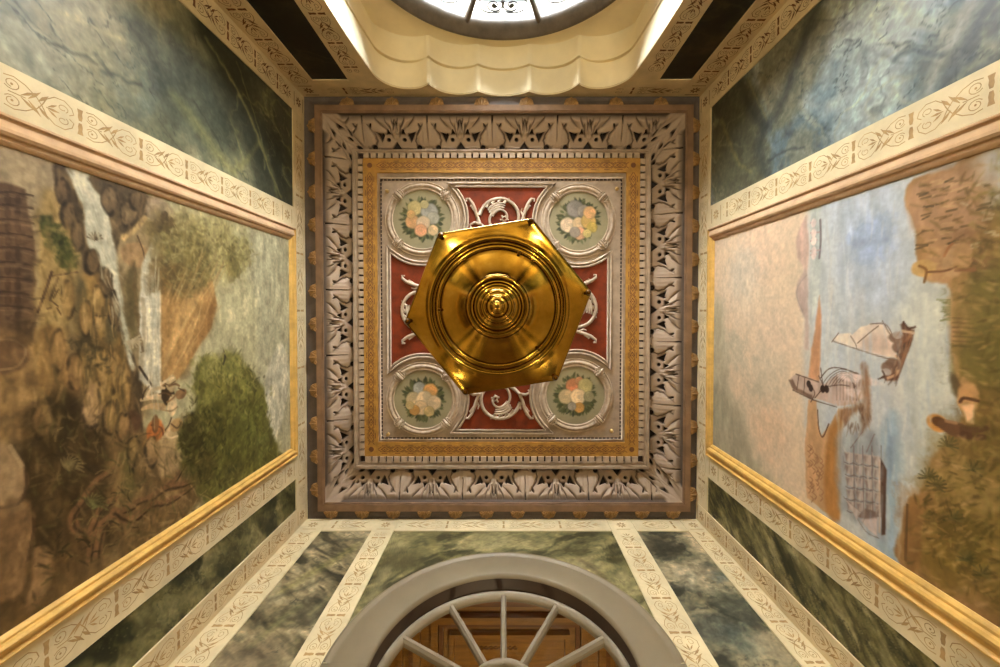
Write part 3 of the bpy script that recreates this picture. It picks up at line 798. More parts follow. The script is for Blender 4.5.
def pB2(U, V):
    p = marble_base(U, V, 65, [(0.12,(70,66,42)), (0.34,(112,106,70)), (0.58,(146,136,92)), (0.86,(182,168,120))], 0.5, 6.5, 2.0, 0.35)
    cv = lambda x, y: on_end(x, y, YB)
    veins(p, 129, (172,160,104), 0.5, 0.05, 1.0); veins(p, 139, (52,48,30), 0.5, 0.04, 1.4)
    p.blob(cv(400, 560), (0.14,0.12), (78,70,44), 0.5, 1.0, 0.05, 3)
    streaks(p, cv, [(((430,540),(450,560),(500,550)), 0.03, (160,150,96), 0.6), (((386,570),(372,600)), 0.05, (170,156,116), 0.6), (((580,560),(600,575),(620,600)), 0.03, (96,76,52), 0.6)])
    return p
panel('L', -1.439, -0.743, ZP, ZS, pL1, 'broad pale green marble panel above the waterfall mural')
panel('L', 1.218, 1.446, ZP, ZS, pL2, 'narrow dark green marble panel below the waterfall mural')
panel('R', -1.444, -0.746, ZP, ZS, pR1, 'broad blue grey marble panel above the harbour mural')
panel('R', 1.201, 1.459, ZP, ZS, pR2, 'narrow moss green marble panel below the harbour mural')
panel('F', -1.337, -1.086, ZP, YFz-0.001, pF(75), 'near black marble panel beside the niche towards the waterfall wall')
panel('F', 1.086, 1.311, ZP, YFz-0.001, pF(85), 'near black marble panel beside the niche towards the harbour wall')
panel('B', -1.326, -0.959, ZP, ZS, pB1, 'streaky brown and green marble panel in the fanlight wall, waterfall side')
panel('B', 0.966, 1.339, ZP, ZS, pB3, 'clouded teal and cream marble panel in the fanlight wall, harbour side')
th = np.linspace(PI, 0, 260); tt = np.linspace(0, 1, 60)[:, None]
xa, za = 0.806*np.cos(th), AZ+0.806*np.sin(th)
kx = np.where(np.cos(th) < 0, -0.797, 0.784)
fx_ = np.minimum(np.abs(kx/np.where(np.abs(np.cos(th)) < 1e-6, 1e-6, np.cos(th))), (ZS-AZ)/np.maximum(np.sin(th), 1e-6))
xo, zo = fx_*np.cos(th), AZ+fx_*np.sin(th)
inn = fx_ < 0.806
xa = np.where(inn, xo, xa); za = np.where(inn, zo, za)
panel('B', 0, 0, 0, 0, pB2, 'olive marble panel directly over the grey fanlight arch', 1, (xa[None]*(1-tt)+xo[None]*tt, za[None]*(1-tt)+zo[None]*tt))

# ------------------------------------------------------------------ murals
def frame_rails(root, X, inward, y0, y1, z0, z1, wt, wb_, wz, tops):
    """mitred moulded rails around a picture; profile stands out from the wall"""
    prof = [(0.0, 0.002), (0.0, 0.022), (0.06, 0.030), (0.12, 0.030), (0.17, 0.022), (0.22, 0.020), (0.50, 0.034), (0.62, 0.036), (0.72, 0.030), (0.76, 0.020), (0.86, 0.020), (0.93, 0.016), (1.0, 0.010), (1.0, 0.002)]
    def pt(y, z, h): return (X+inward*h, y, z)
    iy0, iy1, iz0, iz1 = y0, y1, z0, z1
    oy0, oy1, oz0, oz1 = y0-wt, y1+wb_, z0-wz, z1+wz
    sides = [((oy0, oz0), (oy0, oz1), (iy0, iz0), (iy0, iz1), tops),
             ((oy1, oz0), (oy1, oz1), (iy1, iz0), (iy1, iz1), 'gold_frame'),
             ((oy0, oz1), (oy1, oz1), (iy0, iz1), (iy1, iz1), 'gold_frame'),
             ((oy0, oz0), (oy1, oz0), (iy0, iz0), (iy1, iz0), 'gold_frame')]
    for o0, o1, i0, i1, mt in sides:
        rows = []
        for t, h in prof:
            a = (o0[0]*(1-t)+i0[0]*t, o0[1]*(1-t)+i0[1]*t); b = (o1[0]*(1-t)+i1[0]*t, o1[1]*(1-t)+i1[1]*t)
            rows.append([pt(*a, h), pt(*b, h)])
        fix_normals(MB().grid(rows, 0, False, False).build('frame_rail', M[mt], root))

def mural_grid(X, y0, y1, z0, z1, step=0.004):
    ys_ = np.linspace(y0, y1, int((y1-y0)/step)+1); zs_ = np.linspace(z0, z1, int((z1-z0)/step)+1)
    return np.meshgrid(ys_, zs_)

MZ0, MZ1 = 0.75, 2.775
# ---- waterfall mural
Y0, Y1 = -0.497, 0.975
Ug, Vg = mural_grid(XL, Y0, Y1, MZ0, MZ1)
pt_ = Paint(Ug, Vg, (134,112,76))
Lp = lambda *pp: [on_side(x, y, XL) for x, y in pp]
def L1(x, y): return on_side(x, y, XL)
pt_.poly(Lp((158,160),(400,160),(400,600),(150,560),(160,400),(190,360)), (176,166,128), 0.03, 0.02, tex=0.10, seed=3, tsc=(5,5))      # sky
pt_.poly(Lp((235,240),(300,240),(300,420),(262,420),(255,300)), (158,152,126), 0.06, 0.03, 0.7, seed=4)
pt_.poly(Lp((268,365),(282,345),(288,380),(280,425),(272,440),(264,410)), (186,178,156), 0.02, 0.02, 0.8, seed=5)
pt_.poly(Lp((-40,130),(60,160),(60,240),(30,330),(-60,330)), (158,138,108), 0.03, 0.02, tex=0.12, seed=6)                  # haze behind the cottage
pt_.poly(Lp((-90,195),(-30,182),(6,183),(24,190),(27,212),(33,243),(34,300),(36,345),(-60,360),(-100,300)), (104,80,58), 0.006, 0.006, tex=0.14, seed=7)
for k, yy in enumerate((192, 205, 219, 233, 247, 262, 277, 292, 306)):
    pt_.line(Lp((-60, yy+3), (0, yy), (22, yy+2), (31, yy+4)), 0.006, (70,52,38), 0.8, jag=0.004, seed=8+k)
    pt_.line(Lp((-60, yy+7), (0, yy+4), (22, yy+6), (30, yy+8)), 0.005, (136,110,84), 0.5, jag=0.004, seed=18+k)
    for xx in (6, 16):
        pt_.blob(L1(xx, yy+8), (0.018, 0.008), (72,52,38), 0.4, seed=k)
pt_.poly(Lp((-80,352),(36,330),(60,345),(66,420),(20,440),(-90,440)), (142,112,70), 0.03, 0.02, tex=0.2, seed=9)             # yard
pt_.blob(L1(6, 356), (0.055, 0.055), (112,84,58), 0.9, 0.3, 0.01, 3); pt_.line(Lp((-6,340),(12,340),(24,350),(16,366),(-4,370)), 0.007, (150,122,86), 0.7)
pt_.blob(L1(22, 332), (0.05, 0.03), (80,62,40), 0.7, 0.8, 0.02, 4)
pt_.poly(Lp((36,205),(58,195),(76,240),(76,270),(62,345),(56,400),(40,400),(34,300)), (164,136,84), 0.02, 0.015, tex=0.2, seed=10)       # lit bank
pt_.poly(Lp((34,335),(60,330),(66,345),(66,420),(52,440),(42,420)), (150,116,68), 0.015, 0.015, tex=0.2, seed=12)
for c, r in (((46,226), 0.030), ((58,240), 0.032), ((63,252), 0.035), ((66,262), 0.028)):
    pt_.blob(L1(*c), r, (70,76,34), 0.85, 0.9, 0.03, int(c[0]))
for k in range(14):                                                             # dry reeds by the gate
    x, y = 48+random.random()*24, 288+random.random()*32
    pt_.line(Lp((x, y), (x+8*random.uniform(-1, 1), y+9*random.uniform(-1, 1))), 0.005, (96,70,42), 0.8)
pt_.line(Lp((36,312),(44,290),(50,272)), 0.009, (88,64,44), 0.9); pt_.line(Lp((48,300),(56,278)), 0.008, (88,64,44), 0.9); pt_.line(Lp((50,276),(76,272)), 0.006, (96,70,50), 0.8)
pt_.poly(Lp((50,160),(68,168),(74,195),(82,213),(84,243),(96,262),(110,274),(117,300),(122,330),(134,352),(140,372),(140,440),(110,445),(104,345),(100,300),(84,280),(76,244),(66,214),(56,196)), (88,72,50), 0.008, 0.012, tex=0.25, seed=11)   # dark rocks
pt_.poly(Lp((66,166),(92,176),(106,206),(115,240),(117,262),(122,300),(127,330),(134,368),(128,364),(120,325),(112,285),(97,262),(85,242),(83,212),(75,194)), (182,176,156), 0.008, 0.008, tex=0.10, seed=13, tsc=(40,6))  # first fall
pt_.poly(Lp((90,174),(152,196),(150,212),(140,222),(128,232),(122,246),(116,256),(110,232),(104,206)), (100,84,60), 0.008, 0.012, tex=0.22, seed=14)     # overhang
pt_.poly(Lp((118,240),(130,232),(146,220),(158,232),(158,390),(140,376),(126,330),(118,280)), (150,128,92), 0.01, 0.01, tex=0.2, seed=15)
pt_.line(Lp((122,238),(132,230),(144,218)), 0.022, (190,156,102), 0.9, 0.01)
pt_.blob(L1(137, 256), (0.05, 0.075), (160,126,86), 0.9, 0.3, 0.01, 5); pt_.line(Lp((136,236),(142,252),(144,268)), 0.007, (98,74,54), 0.8)
pt_.blob(L1(159, 211), (0.055, 0.075), (160,138,112), 0.95, 0.35, 0.01, 6)
pt_.poly(Lp((131,262),(136,300),(132,350),(126,330),(124,290)), (92,82,50), 0.02, 0.02, 0.7, seed=16)
pt_.poly(Lp((141,262),(154,234),(160,236),(160,396),(150,390),(138,380),(137,320)), (188,180,160), 0.008, 0.006, tex=0.1, seed=17, tsc=(60,5))        # tall fall
pt_.line(Lp((158.5,238),(159,300),(159,386)), 0.010, (206,194,166), 0.9, 0.006)
pt_.line(Lp((141,300),(143,330),(141,370)), 0.020, (156,136,104), 0.6, jag=0.01); pt_.line(Lp((134,270),(136,320),(139,350)), 0.014, (112,90,58), 0.7, jag=0.02)
pt_.poly(Lp((159.5,280),(176,262),(200,256),(212,282),(216,304),(210,328),(194,352),(180,376),(172,384),(160,392)), (168,128,76), 0.008, 0.006, tex=0.14, seed=19)    # tan bluff
for k in range(9):
    x = 172+k*5
    pt_.line(Lp((160+k*2.2, 374-k*5), (170+k*4.0, 338-k*6), (182+k*3.2, 300-k*3)), 0.010, (198,160,104), 0.45, soft=0.015)
pt_.poly(Lp((207,296),(216,304),(210,328),(194,352),(186,364),(196,335)), (140,100,58), 0.03, 0.01, 0.6, seed=20)
for c, r, cl in (((166,238),(0.10,0.10),(112,96,58)), ((176,258),(0.13,0.14),(118,102,62)), ((190,272),(0.11,0.12),(124,108,66)), ((182,236),(0.13,0.12),(138,122,76)), ((206,246),(0.15,0.11),(146,132,82)),
                 ((226,250),(0.16,0.09),(148,136,86)), ((243,252),(0.13,0.06),(142,130,82)), ((168,278),(0.08,0.10),(112,90,52)), ((200,262),(0.10,0.08),(112,98,56)), ((165,226),(0.05,0.06),(86,70,44)), ((216,236),(0.12,0.07),(158,144,96)), ((232,262),(0.10,0.05),(126,112,64))):
    pt_.blob(L1(*c), r, cl, 0.8, 0.9, 0.05, int(c[0]), 0.25)
for k in range(110):                                                            # leaf dabs on the bough
    x = random.uniform(160, 252); y = 232+random.uniform(-10, 36)*(1 if x < 215 else 0.6)+(x-160)*0.10
    pt_.blob(L1(x, y), random.uniform(0.008, 0.016), random.choice([(104,92,50),(156,144,92),(128,116,66),(92,80,44)]), 0.45, 0.9, 0.01, k)
pt_.poly(Lp((75,330),(80,280),(92,272),(104,290),(112,330),(124,345),(126,420),(112,440),(92,420),(78,395)), (150,118,66), 0.02, 0.015, tex=0.22, seed=21)    # ochre pillars
for x0, y0, y1, c in ((78,285,330,(84,78,52)), (106,300,340,(84,80,58)), (101,345,420,(96,78,46)), (114,350,430,(106,86,50)), (88,350,380,(176,142,84)), (95,300,325,(170,136,88)), (121,370,425,(178,142,84)), (109,360,420,(172,138,80)), (126,400,430,(160,124,76))):
    pt_.line(Lp((x0, y0), (x0+2, (y0+y1)/2), (x0+3, y1)), 0.040, c, 0.75, soft=0.03, jag=0.012, seed=int(x0))
pt_.line(Lp((88,315),(98,316),(108,315)), 0.006, (80,62,40), 0.8)
for k in range(9):                                                              # ferns on the ledge
    a_ = k*0.42-0.6
    pt_.line(Lp((131,340), (131+9*math.cos(a_), 340+8*math.sin(a_))), 0.008, (168,150,120), 0.8)
    pt_.line(Lp((93,240), (93+8*math.cos(a_), 240-8*abs(math.sin(a_)))), 0.006, (94,78,54), 0.7)
pt_.blob(L1(86, 352), (0.09, 0.05), (64,56,38), 0.85, 0.6, 0.03, 22); pt_.poly(Lp((64,360),(72,362),(80,376),(82,400),(70,400),(62,385)), (152,116,70), 0.012, 0.01, seed=23)
pt_.poly(Lp((76,392),(86,380),(96,385),(101,400),(100,430),(84,436),(76,420)), (156,124,84), 0.012, 0.01, seed=24)
pt_.poly(Lp((40,400),(60,384),(80,402),(88,430),(118,440),(134,470),(140,520),(60,580),(-40,640),(-60,520),(20,440)), (84,66,40), 0.04, 0.03, tex=0.3, seed=25)   # foreground hollow
pt_.poly(Lp((42,395),(64,400),(74,440),(40,455),(22,420)), (66,54,32), 0.04, 0.04, 0.8, seed=26)
pt_.poly(Lp((110,430),(130,425),(160,440),(185,470),(200,500),(130,560),(112,500)), (124,98,62), 0.03, 0.025, tex=0.3, seed=27)
pt_.poly(Lp((120,455),(136,440),(142,480),(128,500)), (92,90,48), 0.03, 0.02, 0.7, seed=28)
pt_.poly(Lp((165,428),(182,440),(186,462),(166,476),(154,460)), (166,136,96), 0.02, 0.02, 0.85, seed=29)
pt_.poly(Lp((30,560),(80,520),(110,560),(60,620),(-20,660)), (108,82,50), 0.04, 0.03, 0.7, seed=30)
for pts, c in ((((-30,440),(4,444),(22,470),(24,490),(16,504),(-10,508),(-40,500)), (158,128,92)), (((-20,512),(18,500),(30,506),(32,530),(26,560),(20,590),(-20,600)), (138,106,70)), (((32,552),(46,545),(51,556),(48,580),(40,600),(28,610)), (142,110,74))):
    pt_.poly(Lp(*pts), c, 0.010, 0.012, tex=0.18, seed=31+len(pts))
pt_.line(Lp((24,470),(24,490),(16,504),(-6,508)), 0.010, (84,62,42), 0.8); pt_.line(Lp((31,508),(32,530),(26,560)), 0.010, (88,64,42), 0.8); pt_.line(Lp((8,446),(20,466)), 0.012, (178,150,112), 0.7)
for k, pts in enumerate([((88,560),(92,535),(104,520),(124,508),(150,496),(174,478),(184,462)), ((96,555),(100,530),(112,516),(132,506)), ((112,512),(130,520),(150,505),(170,500),(192,484)), ((150,498),(165,488),(182,484),(196,480)), ((86,540),(70,520),(82,500),(98,478),(110,470)), ((90,528),(100,508),(112,500))]):
    pt_.line(Lp(*pts), [0.030, 0.034, 0.030, 0.026, 0.022, 0.014, 0.008][:len(pts)], (128,94,62), 0.95, 0.008, 0.006, k)
    pt_.line(Lp(*[(x+1.4, y+2.2) for x, y in pts]), 0.010, (66,48,30), 0.8, 0.008, 0.006, k)
for k in range(60):                                                             # tufts and leaves in the hollow
    x, y = random.uniform(52, 130), random.uniform(425, 560); a_ = random.uniform(-2.2, 0.2)
    l = random.uniform(8, 18)
    pt_.line(Lp((x, y), (x+l*0.5*math.cos(a_), y+l*0.6*math.sin(a_)), (x+l*math.cos(a_+0.4), y+l*math.sin(a_+0.4))), 0.006, random.choice([(118,100,62),(60,52,30),(130,112,70),(92,86,48)]), 0.65)
for k in range(9):
    a_ = -2.6+k*0.30
    for bx, by, cl in ((68, 470, (136,120,80)), (92, 508, (118,116,70))):
        pt_.line(Lp((bx, by), (bx+7*math.cos(a_), by+9*math.sin(a_)), (bx+15*math.cos(a_+0.35), by+15*math.sin(a_+0.35))), [0.009, 0.008, 0.003], cl, 0.75)
# green tree
pt_.poly(Lp((196,366),(206,356),(216,360),(226,352),(240,356),(250,372),(262,388),(268,420),(278,450),(288,462),(250,486),(214,510),(190,482),(178,452),(180,425),(196,408),(190,386)), (104,100,50), 0.02, 0.03, tex=0.3, seed=41, jsc=18)
for c, r, cl in (((210,366),0.06,(150,142,78)), ((230,366),0.08,(142,138,72)), ((244,385),0.08,(132,128,64)), ((222,392),0.09,(118,112,54)), ((206,396),0.05,(126,118,62)), ((250,420),0.11,(108,108,52)), ((215,425),0.10,(88,84,40)),
                 ((192,440),0.08,(72,66,34)), ((186,426),0.05,(78,68,40)), ((230,450),0.13,(92,90,44)), ((200,468),0.09,(84,72,40)), ((262,445),0.08,(116,116,62)), ((232,476),0.09,(96,90,48))):
    pt_.blob(L1(*c), r, cl, 0.75, 0.9, 0.05, int(c[0]+c[1]), 0.3)
for k in range(170):
    x, y = random.uniform(186, 272), random.uniform(362, 478)
    if y < 352+(x-200)*0.35 or y > 500-(x-190)*0.3: continue
    pt_.blob(L1(x, y), random.uniform(0.007, 0.016), random.choice([(72,70,32),(134,128,66),(108,106,50),(60,56,28),(150,140,80)]), 0.4, 0.9, 0.01, k)
pt_.line(Lp((222.5,350),(224,357),(222,365)), [0.004, 0.016, 0.006], (66,56,44), 0.9)   # bird
# travellers
def fig(pts, w, c): pt_.line(Lp(*pts), w, c, 0.95, 0.005)
fig([(164,397),(152,397),(140,400)], [0.030,0.022,0.014], (188,160,120)); fig([(162,407),(150,406),(141,409)], [0.032,0.024,0.014], (178,144,100))
fig([(160,388),(150,390),(146,396)], 0.016, (196,172,134)); fig([(148,386),(143,392),(141,399)], 0.006, (66,48,32)); fig([(138,367),(144,376),(151,386)], 0.010, (66,50,34))
pt_.blob(L1(167, 395), (0.055, 0.035), (70,52,30), 0.95, 0.25, 0.006, 2, rot=0.3); pt_.blob(L1(171, 406), (0.05, 0.026), (204,178,136), 0.95, 0.25, 0.006, 3)
pt_.blob(L1(170, 383), (0.04, 0.03), (186,162,122), 0.9, 0.3, 0.008, 4); fig([(161,381),(167,385),(174,381)], 0.005, (96,72,48))
pt_.blob(L1(180, 394), (0.024, 0.032), (136,100,64), 0.95, 0.3, 0.004, 5); fig([(177,388),(183,391)], 0.006, (84,62,40))
pt_.blob(L1(154, 431), (0.050, 0.042), (196,112,52), 0.95, 0.3, 0.006, 6); fig([(150,425),(160,428),(162,436)], 0.008, (124,70,36)); pt_.blob(L1(154, 424), (0.04, 0.018), (120,84,50), 0.9, 0.3)
fig([(162,438),(168,430),(172,420)], 0.018, (200,170,128)); fig([(164,430),(168,424),(170,418)], 0.007, (94,66,42)); pt_.blob(L1(175, 425), (0.03, 0.035), (168,128,76), 0.8, 0.4)
fig([(160,384),(166,380),(172,378)], 0.012, (206,182,142)); fig([(166,402),(172,398),(176,392)], 0.010, (150,112,72)); fig([(150,391),(157,388),(163,388)], 0.012, (184,156,116)); fig([(168,386),(174,384),(178,386)], 0.010, (120,90,58))
fig([(158,394),(164,393),(170,396)], 0.006, (104,80,48)); fig([(162,410),(170,411),(176,407)], 0.007, (150,122,84)); fig([(164,434),(168,438),(176,436)], 0.010, (206,178,136)); fig([(170,424),(176,428),(180,422)], 0.007, (112,82,52))
pt_.poly(Lp((125,414),(134,411),(140,420),(134,432),(126,428)), (92,66,46), 0.012, 0.012, 0.9, seed=51)
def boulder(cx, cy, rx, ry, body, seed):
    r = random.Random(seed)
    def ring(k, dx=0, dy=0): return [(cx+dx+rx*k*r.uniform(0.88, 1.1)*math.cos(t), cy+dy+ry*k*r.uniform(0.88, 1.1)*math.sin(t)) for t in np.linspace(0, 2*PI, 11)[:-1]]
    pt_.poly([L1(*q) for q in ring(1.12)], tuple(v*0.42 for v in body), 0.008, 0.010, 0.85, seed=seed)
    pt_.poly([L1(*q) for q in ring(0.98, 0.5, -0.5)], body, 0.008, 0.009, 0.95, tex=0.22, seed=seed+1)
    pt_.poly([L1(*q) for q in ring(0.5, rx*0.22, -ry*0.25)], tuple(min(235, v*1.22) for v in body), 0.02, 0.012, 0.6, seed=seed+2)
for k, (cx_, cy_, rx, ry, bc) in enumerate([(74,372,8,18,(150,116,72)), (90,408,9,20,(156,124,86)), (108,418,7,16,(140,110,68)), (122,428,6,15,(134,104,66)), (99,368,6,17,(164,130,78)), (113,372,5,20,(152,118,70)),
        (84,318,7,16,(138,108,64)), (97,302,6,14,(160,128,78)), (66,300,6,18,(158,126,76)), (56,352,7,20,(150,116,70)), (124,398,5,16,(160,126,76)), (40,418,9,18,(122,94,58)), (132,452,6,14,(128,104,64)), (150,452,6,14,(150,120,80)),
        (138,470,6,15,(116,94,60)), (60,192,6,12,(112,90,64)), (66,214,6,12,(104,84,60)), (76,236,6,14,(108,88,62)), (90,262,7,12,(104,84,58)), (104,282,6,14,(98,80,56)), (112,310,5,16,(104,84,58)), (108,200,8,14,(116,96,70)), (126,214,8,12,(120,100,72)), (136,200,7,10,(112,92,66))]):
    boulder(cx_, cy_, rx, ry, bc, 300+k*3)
RK1 = [(50,160),(68,168),(74,195),(84,243),(110,274),(122,330),(140,372),(140,440),(112,440),(100,300),(76,244),(56,196)]
hatch(pt_, L1, RK1, 70, (1.0, 1.9), (6, 16), 0.012, [(118,98,66),(58,48,30),(140,116,80),(70,58,38)], 0.55, seed=3)
hatch(pt_, L1, [(92,178),(150,198),(148,214),(126,232),(114,250),(106,212)], 46, (0.8, 2.2), (5, 13), 0.013, [(124,102,72),(72,58,40),(138,112,80)], 0.5, seed=4)
hatch(pt_, L1, [(68,170),(90,178),(114,240),(130,360),(124,350),(96,262)], 50, (1.1, 1.5), (12, 30), 0.007, [(200,194,172),(150,146,124),(164,158,134),(190,180,154)], 0.55, seed=5)
hatch(pt_, L1, [(144,262),(158,240),(158,388),(146,376)], 40, (1.5, 1.65), (20, 50), 0.007, [(206,196,170),(158,148,124),(174,162,134)], 0.55, seed=6)
hatch(pt_, L1, [(78,285),(104,290),(126,345),(126,425),(92,420),(78,395)], 110, (1.35, 1.75), (10, 30), 0.010, [(172,140,84),(104,86,50),(128,104,60),(186,152,98),(84,72,44)], 0.6, seed=7)
hatch(pt_, L1, [(36,205),(58,195),(76,250),(62,345),(60,430),(30,440),(34,300)], 80, (1.2, 1.9), (8, 22), 0.012, [(176,146,94),(116,92,54),(142,112,66),(98,82,46)], 0.5, seed=8)
hatch(pt_, L1, [(-10,350),(40,345),(60,430),(20,440),(-10,430)], 40, (0.0, 3.1), (8, 20), 0.012, [(120,96,62),(158,128,84),(104,80,50)], 0.4, seed=9)
hatch(pt_, L1, [(40,400),(80,402),(118,440),(138,480),(138,530),(60,585),(20,610),(30,500),(20,440)], 240, (-2.4, 0.6), (6, 18), 0.008, [(116,96,58),(54,44,26),(134,110,70),(90,80,44),(66,54,32),(102,92,52)], 0.6, seed=10)
hatch(pt_, L1, [(118,430),(160,440),(200,480),(206,505),(130,560),(115,500)], 130, (-1.2, 1.8), (6, 20), 0.009, [(150,122,82),(88,74,42),(118,96,58),(164,136,96),(96,90,50)], 0.55, seed=11)
hatch(pt_, L1, [(0,505),(30,510),(24,590),(-6,600)], 26, (1.2, 1.9), (8, 24), 0.014, [(158,124,84),(104,80,52),(126,98,62)], 0.5, seed=12)
hatch(pt_, L1, [(0,442),(22,470),(18,504),(0,508)], 18, (0.6, 2.2), (8, 18), 0.016, [(172,144,106),(130,104,72)], 0.5, seed=13)
TREE = [(196,362),(206,354),(216,358),(226,350),(240,354),(252,370),(264,388),(270,420),(280,452),(286,464),(250,488),(214,508),(190,482),(176,452),(178,425),(192,408),(188,386)]
hatch(pt_, L1, TREE, 420, (-2.6, -0.4), (3, 8), 0.010, [(72,70,32),(134,128,68),(108,106,50),(58,56,28),(148,140,82),(92,92,44)], 0.5, seed=14)
hatch(pt_, L1, [(186,402),(226,420),(222,492),(190,480),(176,450)], 130, (-2.6, -0.4), (3, 8), 0.010, [(66,58,30),(50,46,24),(84,76,40)], 0.6, seed=15)
hatch(pt_, L1, [(198,358),(230,352),(246,362),(258,390),(232,386),(210,384)], 90, (-2.6, -0.4), (3, 7), 0.009, [(158,148,88),(140,134,72),(168,156,98)], 0.55, seed=16)
hatch(pt_, L1, [(160,222),(200,218),(236,236),(260,250),(250,264),(226,264),(206,282),(192,300),(164,292)], 320, (-3.1, 0.2), (3, 9), 0.010, [(110,98,58),(156,144,96),(130,118,72),(92,80,48),(168,158,112)], 0.45, seed=17)
hatch(pt_, L1, [(162,300),(200,262),(214,290),(208,328),(180,376),(164,384)], 60, (-1.25, -0.95), (14, 40), 0.010, [(190,152,98),(148,112,64),(176,138,84),(204,168,114)], 0.4, bend=0.15, seed=18)
hatch(pt_, L1, [(0,190),(26,194),(34,250),(34,340),(0,350)], 60, (-0.15, 0.15), (6, 18), 0.010, [(84,66,46),(126,102,74),(112,88,62),(72,56,40)], 0.5, seed=19)
hatch(pt_, L1, [(40,218),(56,226),(74,262),(66,276),(46,240)], 60, (-2.4, 0.4), (3, 8), 0.010, [(60,66,30),(92,92,46),(112,104,56),(48,54,26)], 0.6, seed=20)
hatch(pt_, L1, [(64,340),(96,345),(112,372),(96,380),(76,362)], 40, (-2.4, 0.4), (3, 8), 0.010, [(52,46,30),(86,76,48),(66,58,36)], 0.6, seed=21)
pt_.grain(0.16, (18, 40), 71); pt_.grain(0.12, (70, 70), 73)
pt_.C = (pt_.C-118)*1.22+114; pt_.C = pt_.C*0.76+pt_.C.mean(-1, keepdims=True)*0.24; pt_.C *= np.array([1.01, 1.0, 0.96])
mural_l = thing('mural', (XL+0.02, (Y0+Y1)/2, MZ0), 'large framed mural of a waterfall, brown rocks and a green tree on the long wall', 'mural')
P = np.stack([np.full(Ug.shape, XL+0.006), Ug, Vg], -1)
np_mesh('painting', P, M['painting'], pt_.linear(), mural_l)
frame_rails(mural_l, XL, 1, Y0, Y1, MZ0, MZ1, 0.094, 0.074, 0.060, 'tan_frame')

# ---- harbour mural
Y0, Y1 = -0.489, 0.945
Ug, Vg = mural_grid(XR, Y0, Y1, MZ0, MZ1)
pr = Paint(Ug, Vg, (190,186,176))
Rp = lambda *pp: [on_side(x, y, XR) for x, y in pp]
def R1(x, y): return on_side(x, y, XR)
pr.poly(Rp((700,200),(812,190),(806,290),(804,400),(806,560),(700,470)), (206,186,158), 0.05, 0.02, tex=0.04, seed=3, tsc=(4,4))      # evening sky
pr.poly(Rp((700,380),(735,400),(756,460),(780,500),(700,480)), (150,142,120), 0.10, 0.05, 0.75, seed=4)
pr.poly(Rp((700,300),(724,300),(730,420),(700,440)), (150,144,122), 0.07, 0.03, 0.6, seed=5)
for c, r, cl in (((740,290),0.2,(206,190,168)), ((775,330),0.16,(204,184,160)), ((760,250),0.2,(212,186,160)), ((745,270),0.15,(196,188,170)), ((766,380),0.16,(180,168,146)), ((770,430),0.15,(206,176,144)), ((735,350),0.12,(176,166,144))):
    pr.blob(R1(*c), r, cl, 0.55, 1.2, 0.08, int(c[1]))
pr.poly(Rp((812,195),(915,150),(1010,120),(1010,700),(840,560),(820,400)), (188,188,184), 0.03, 0.01, tex=0.07, seed=6, tsc=(6,30))   # water
pr.poly(Rp((830,200),(905,180),(905,300),(850,310)), (180,186,194), 0.08, 0.03, 0.7, seed=7)
pr.poly(Rp((812,205),(822,205),(822,300),(812,320)), (184,184,174), 0.015, 0.01, 0.9, seed=8)
for k in range(60):
    x = random.uniform(825, 955); y = random.uniform(200, 480)
    pr.line(Rp((x, y), (x+random.uniform(-2, 2), y+random.uniform(20, 60))), 0.018, random.choice([(172,174,180),(200,196,188),(180,182,186),(196,184,168),(204,196,182)]), 0.35, soft=0.03)
pr.poly(Rp((884,430),(900,420),(903,560),(890,570),(880,540)), (146,164,176), 0.03, 0.02, 0.75, seed=9)
for k in range(16):
    x = random.uniform(868, 905); y = random.uniform(420, 520)
    pr.line(Rp((x, y), (x+1, y+random.uniform(30, 60))), 0.012, random.choice([(132,152,168),(186,190,186),(150,168,180),(198,190,176)]), 0.5, soft=0.02)
pr.poly(Rp((905,300),(950,290),(955,400),(920,470),(908,470)), (198,194,176), 0.06, 0.03, 0.6, seed=10)
pr.blob(R1(872, 240), (0.10,0.09), (156,168,188), 0.7, 1.0, 0.05, 11)
pr.poly(Rp((808,216),(800,230),(797,243),(799,258),(805,270),(808,275),(810,250)), (186,158,142), 0.010, 0.006, 0.95, seed=12)             # far hills
pr.poly(Rp((806,268),(800,280),(797,292),(800,306),(806,320),(806,350),(810,350),(809,280)), (176,152,140), 0.010, 0.006, 0.85, seed=13)
pr.line(Rp((808,275),(800,285),(798,296),(804,312)), 0.006, (150,136,132), 0.5)
pr.line(Rp((821.5,220),(822,240),(820.5,258)), 0.012, (128,118,116), 0.95)                                                                   # far ship
for yy, ln in ((222,5),(232,9),(240,6),(250,9),(254,6)):
    pr.line(Rp((812, yy+1), (812+ln, yy)), 0.007, (168,140,136), 0.9); pr.blob(R1(815, yy+1), (0.022,0.016), (214,196,186), 0.9, 0.4)
pr.poly(Rp((821,296),(823,320),(822,350),(821,384),(809,384),(812,356),(816,330)), (192,146,110), 0.008, 0.006, tex=0.12, seed=14)             # spit of land
pr.poly(Rp((810,400),(818,400),(819,424),(823,436),(828,430),(840,408),(846,410),(843,440),(842,470),(841,520),(826,512),(808,497),(806,450)), (188,150,112), 0.006, 0.006, tex=0.12, seed=15)
pr.poly(Rp((830,432),(842,412),(843,440),(842,470),(841,520),(828,512),(826,470)), (166,118,66), 0.015, 0.008, 0.85, seed=16)
pr.line(Rp((819,410),(820,428),(824,437),(830,424)), 0.007, (96,70,50), 0.8)
for k in range(34):
    x, y = random.uniform(808, 822), random.uniform(442, 498)
    pr.line(Rp((x, y), (x+3, y+3), (x+1, y+6)), 0.006, (150,112,82), 0.7)
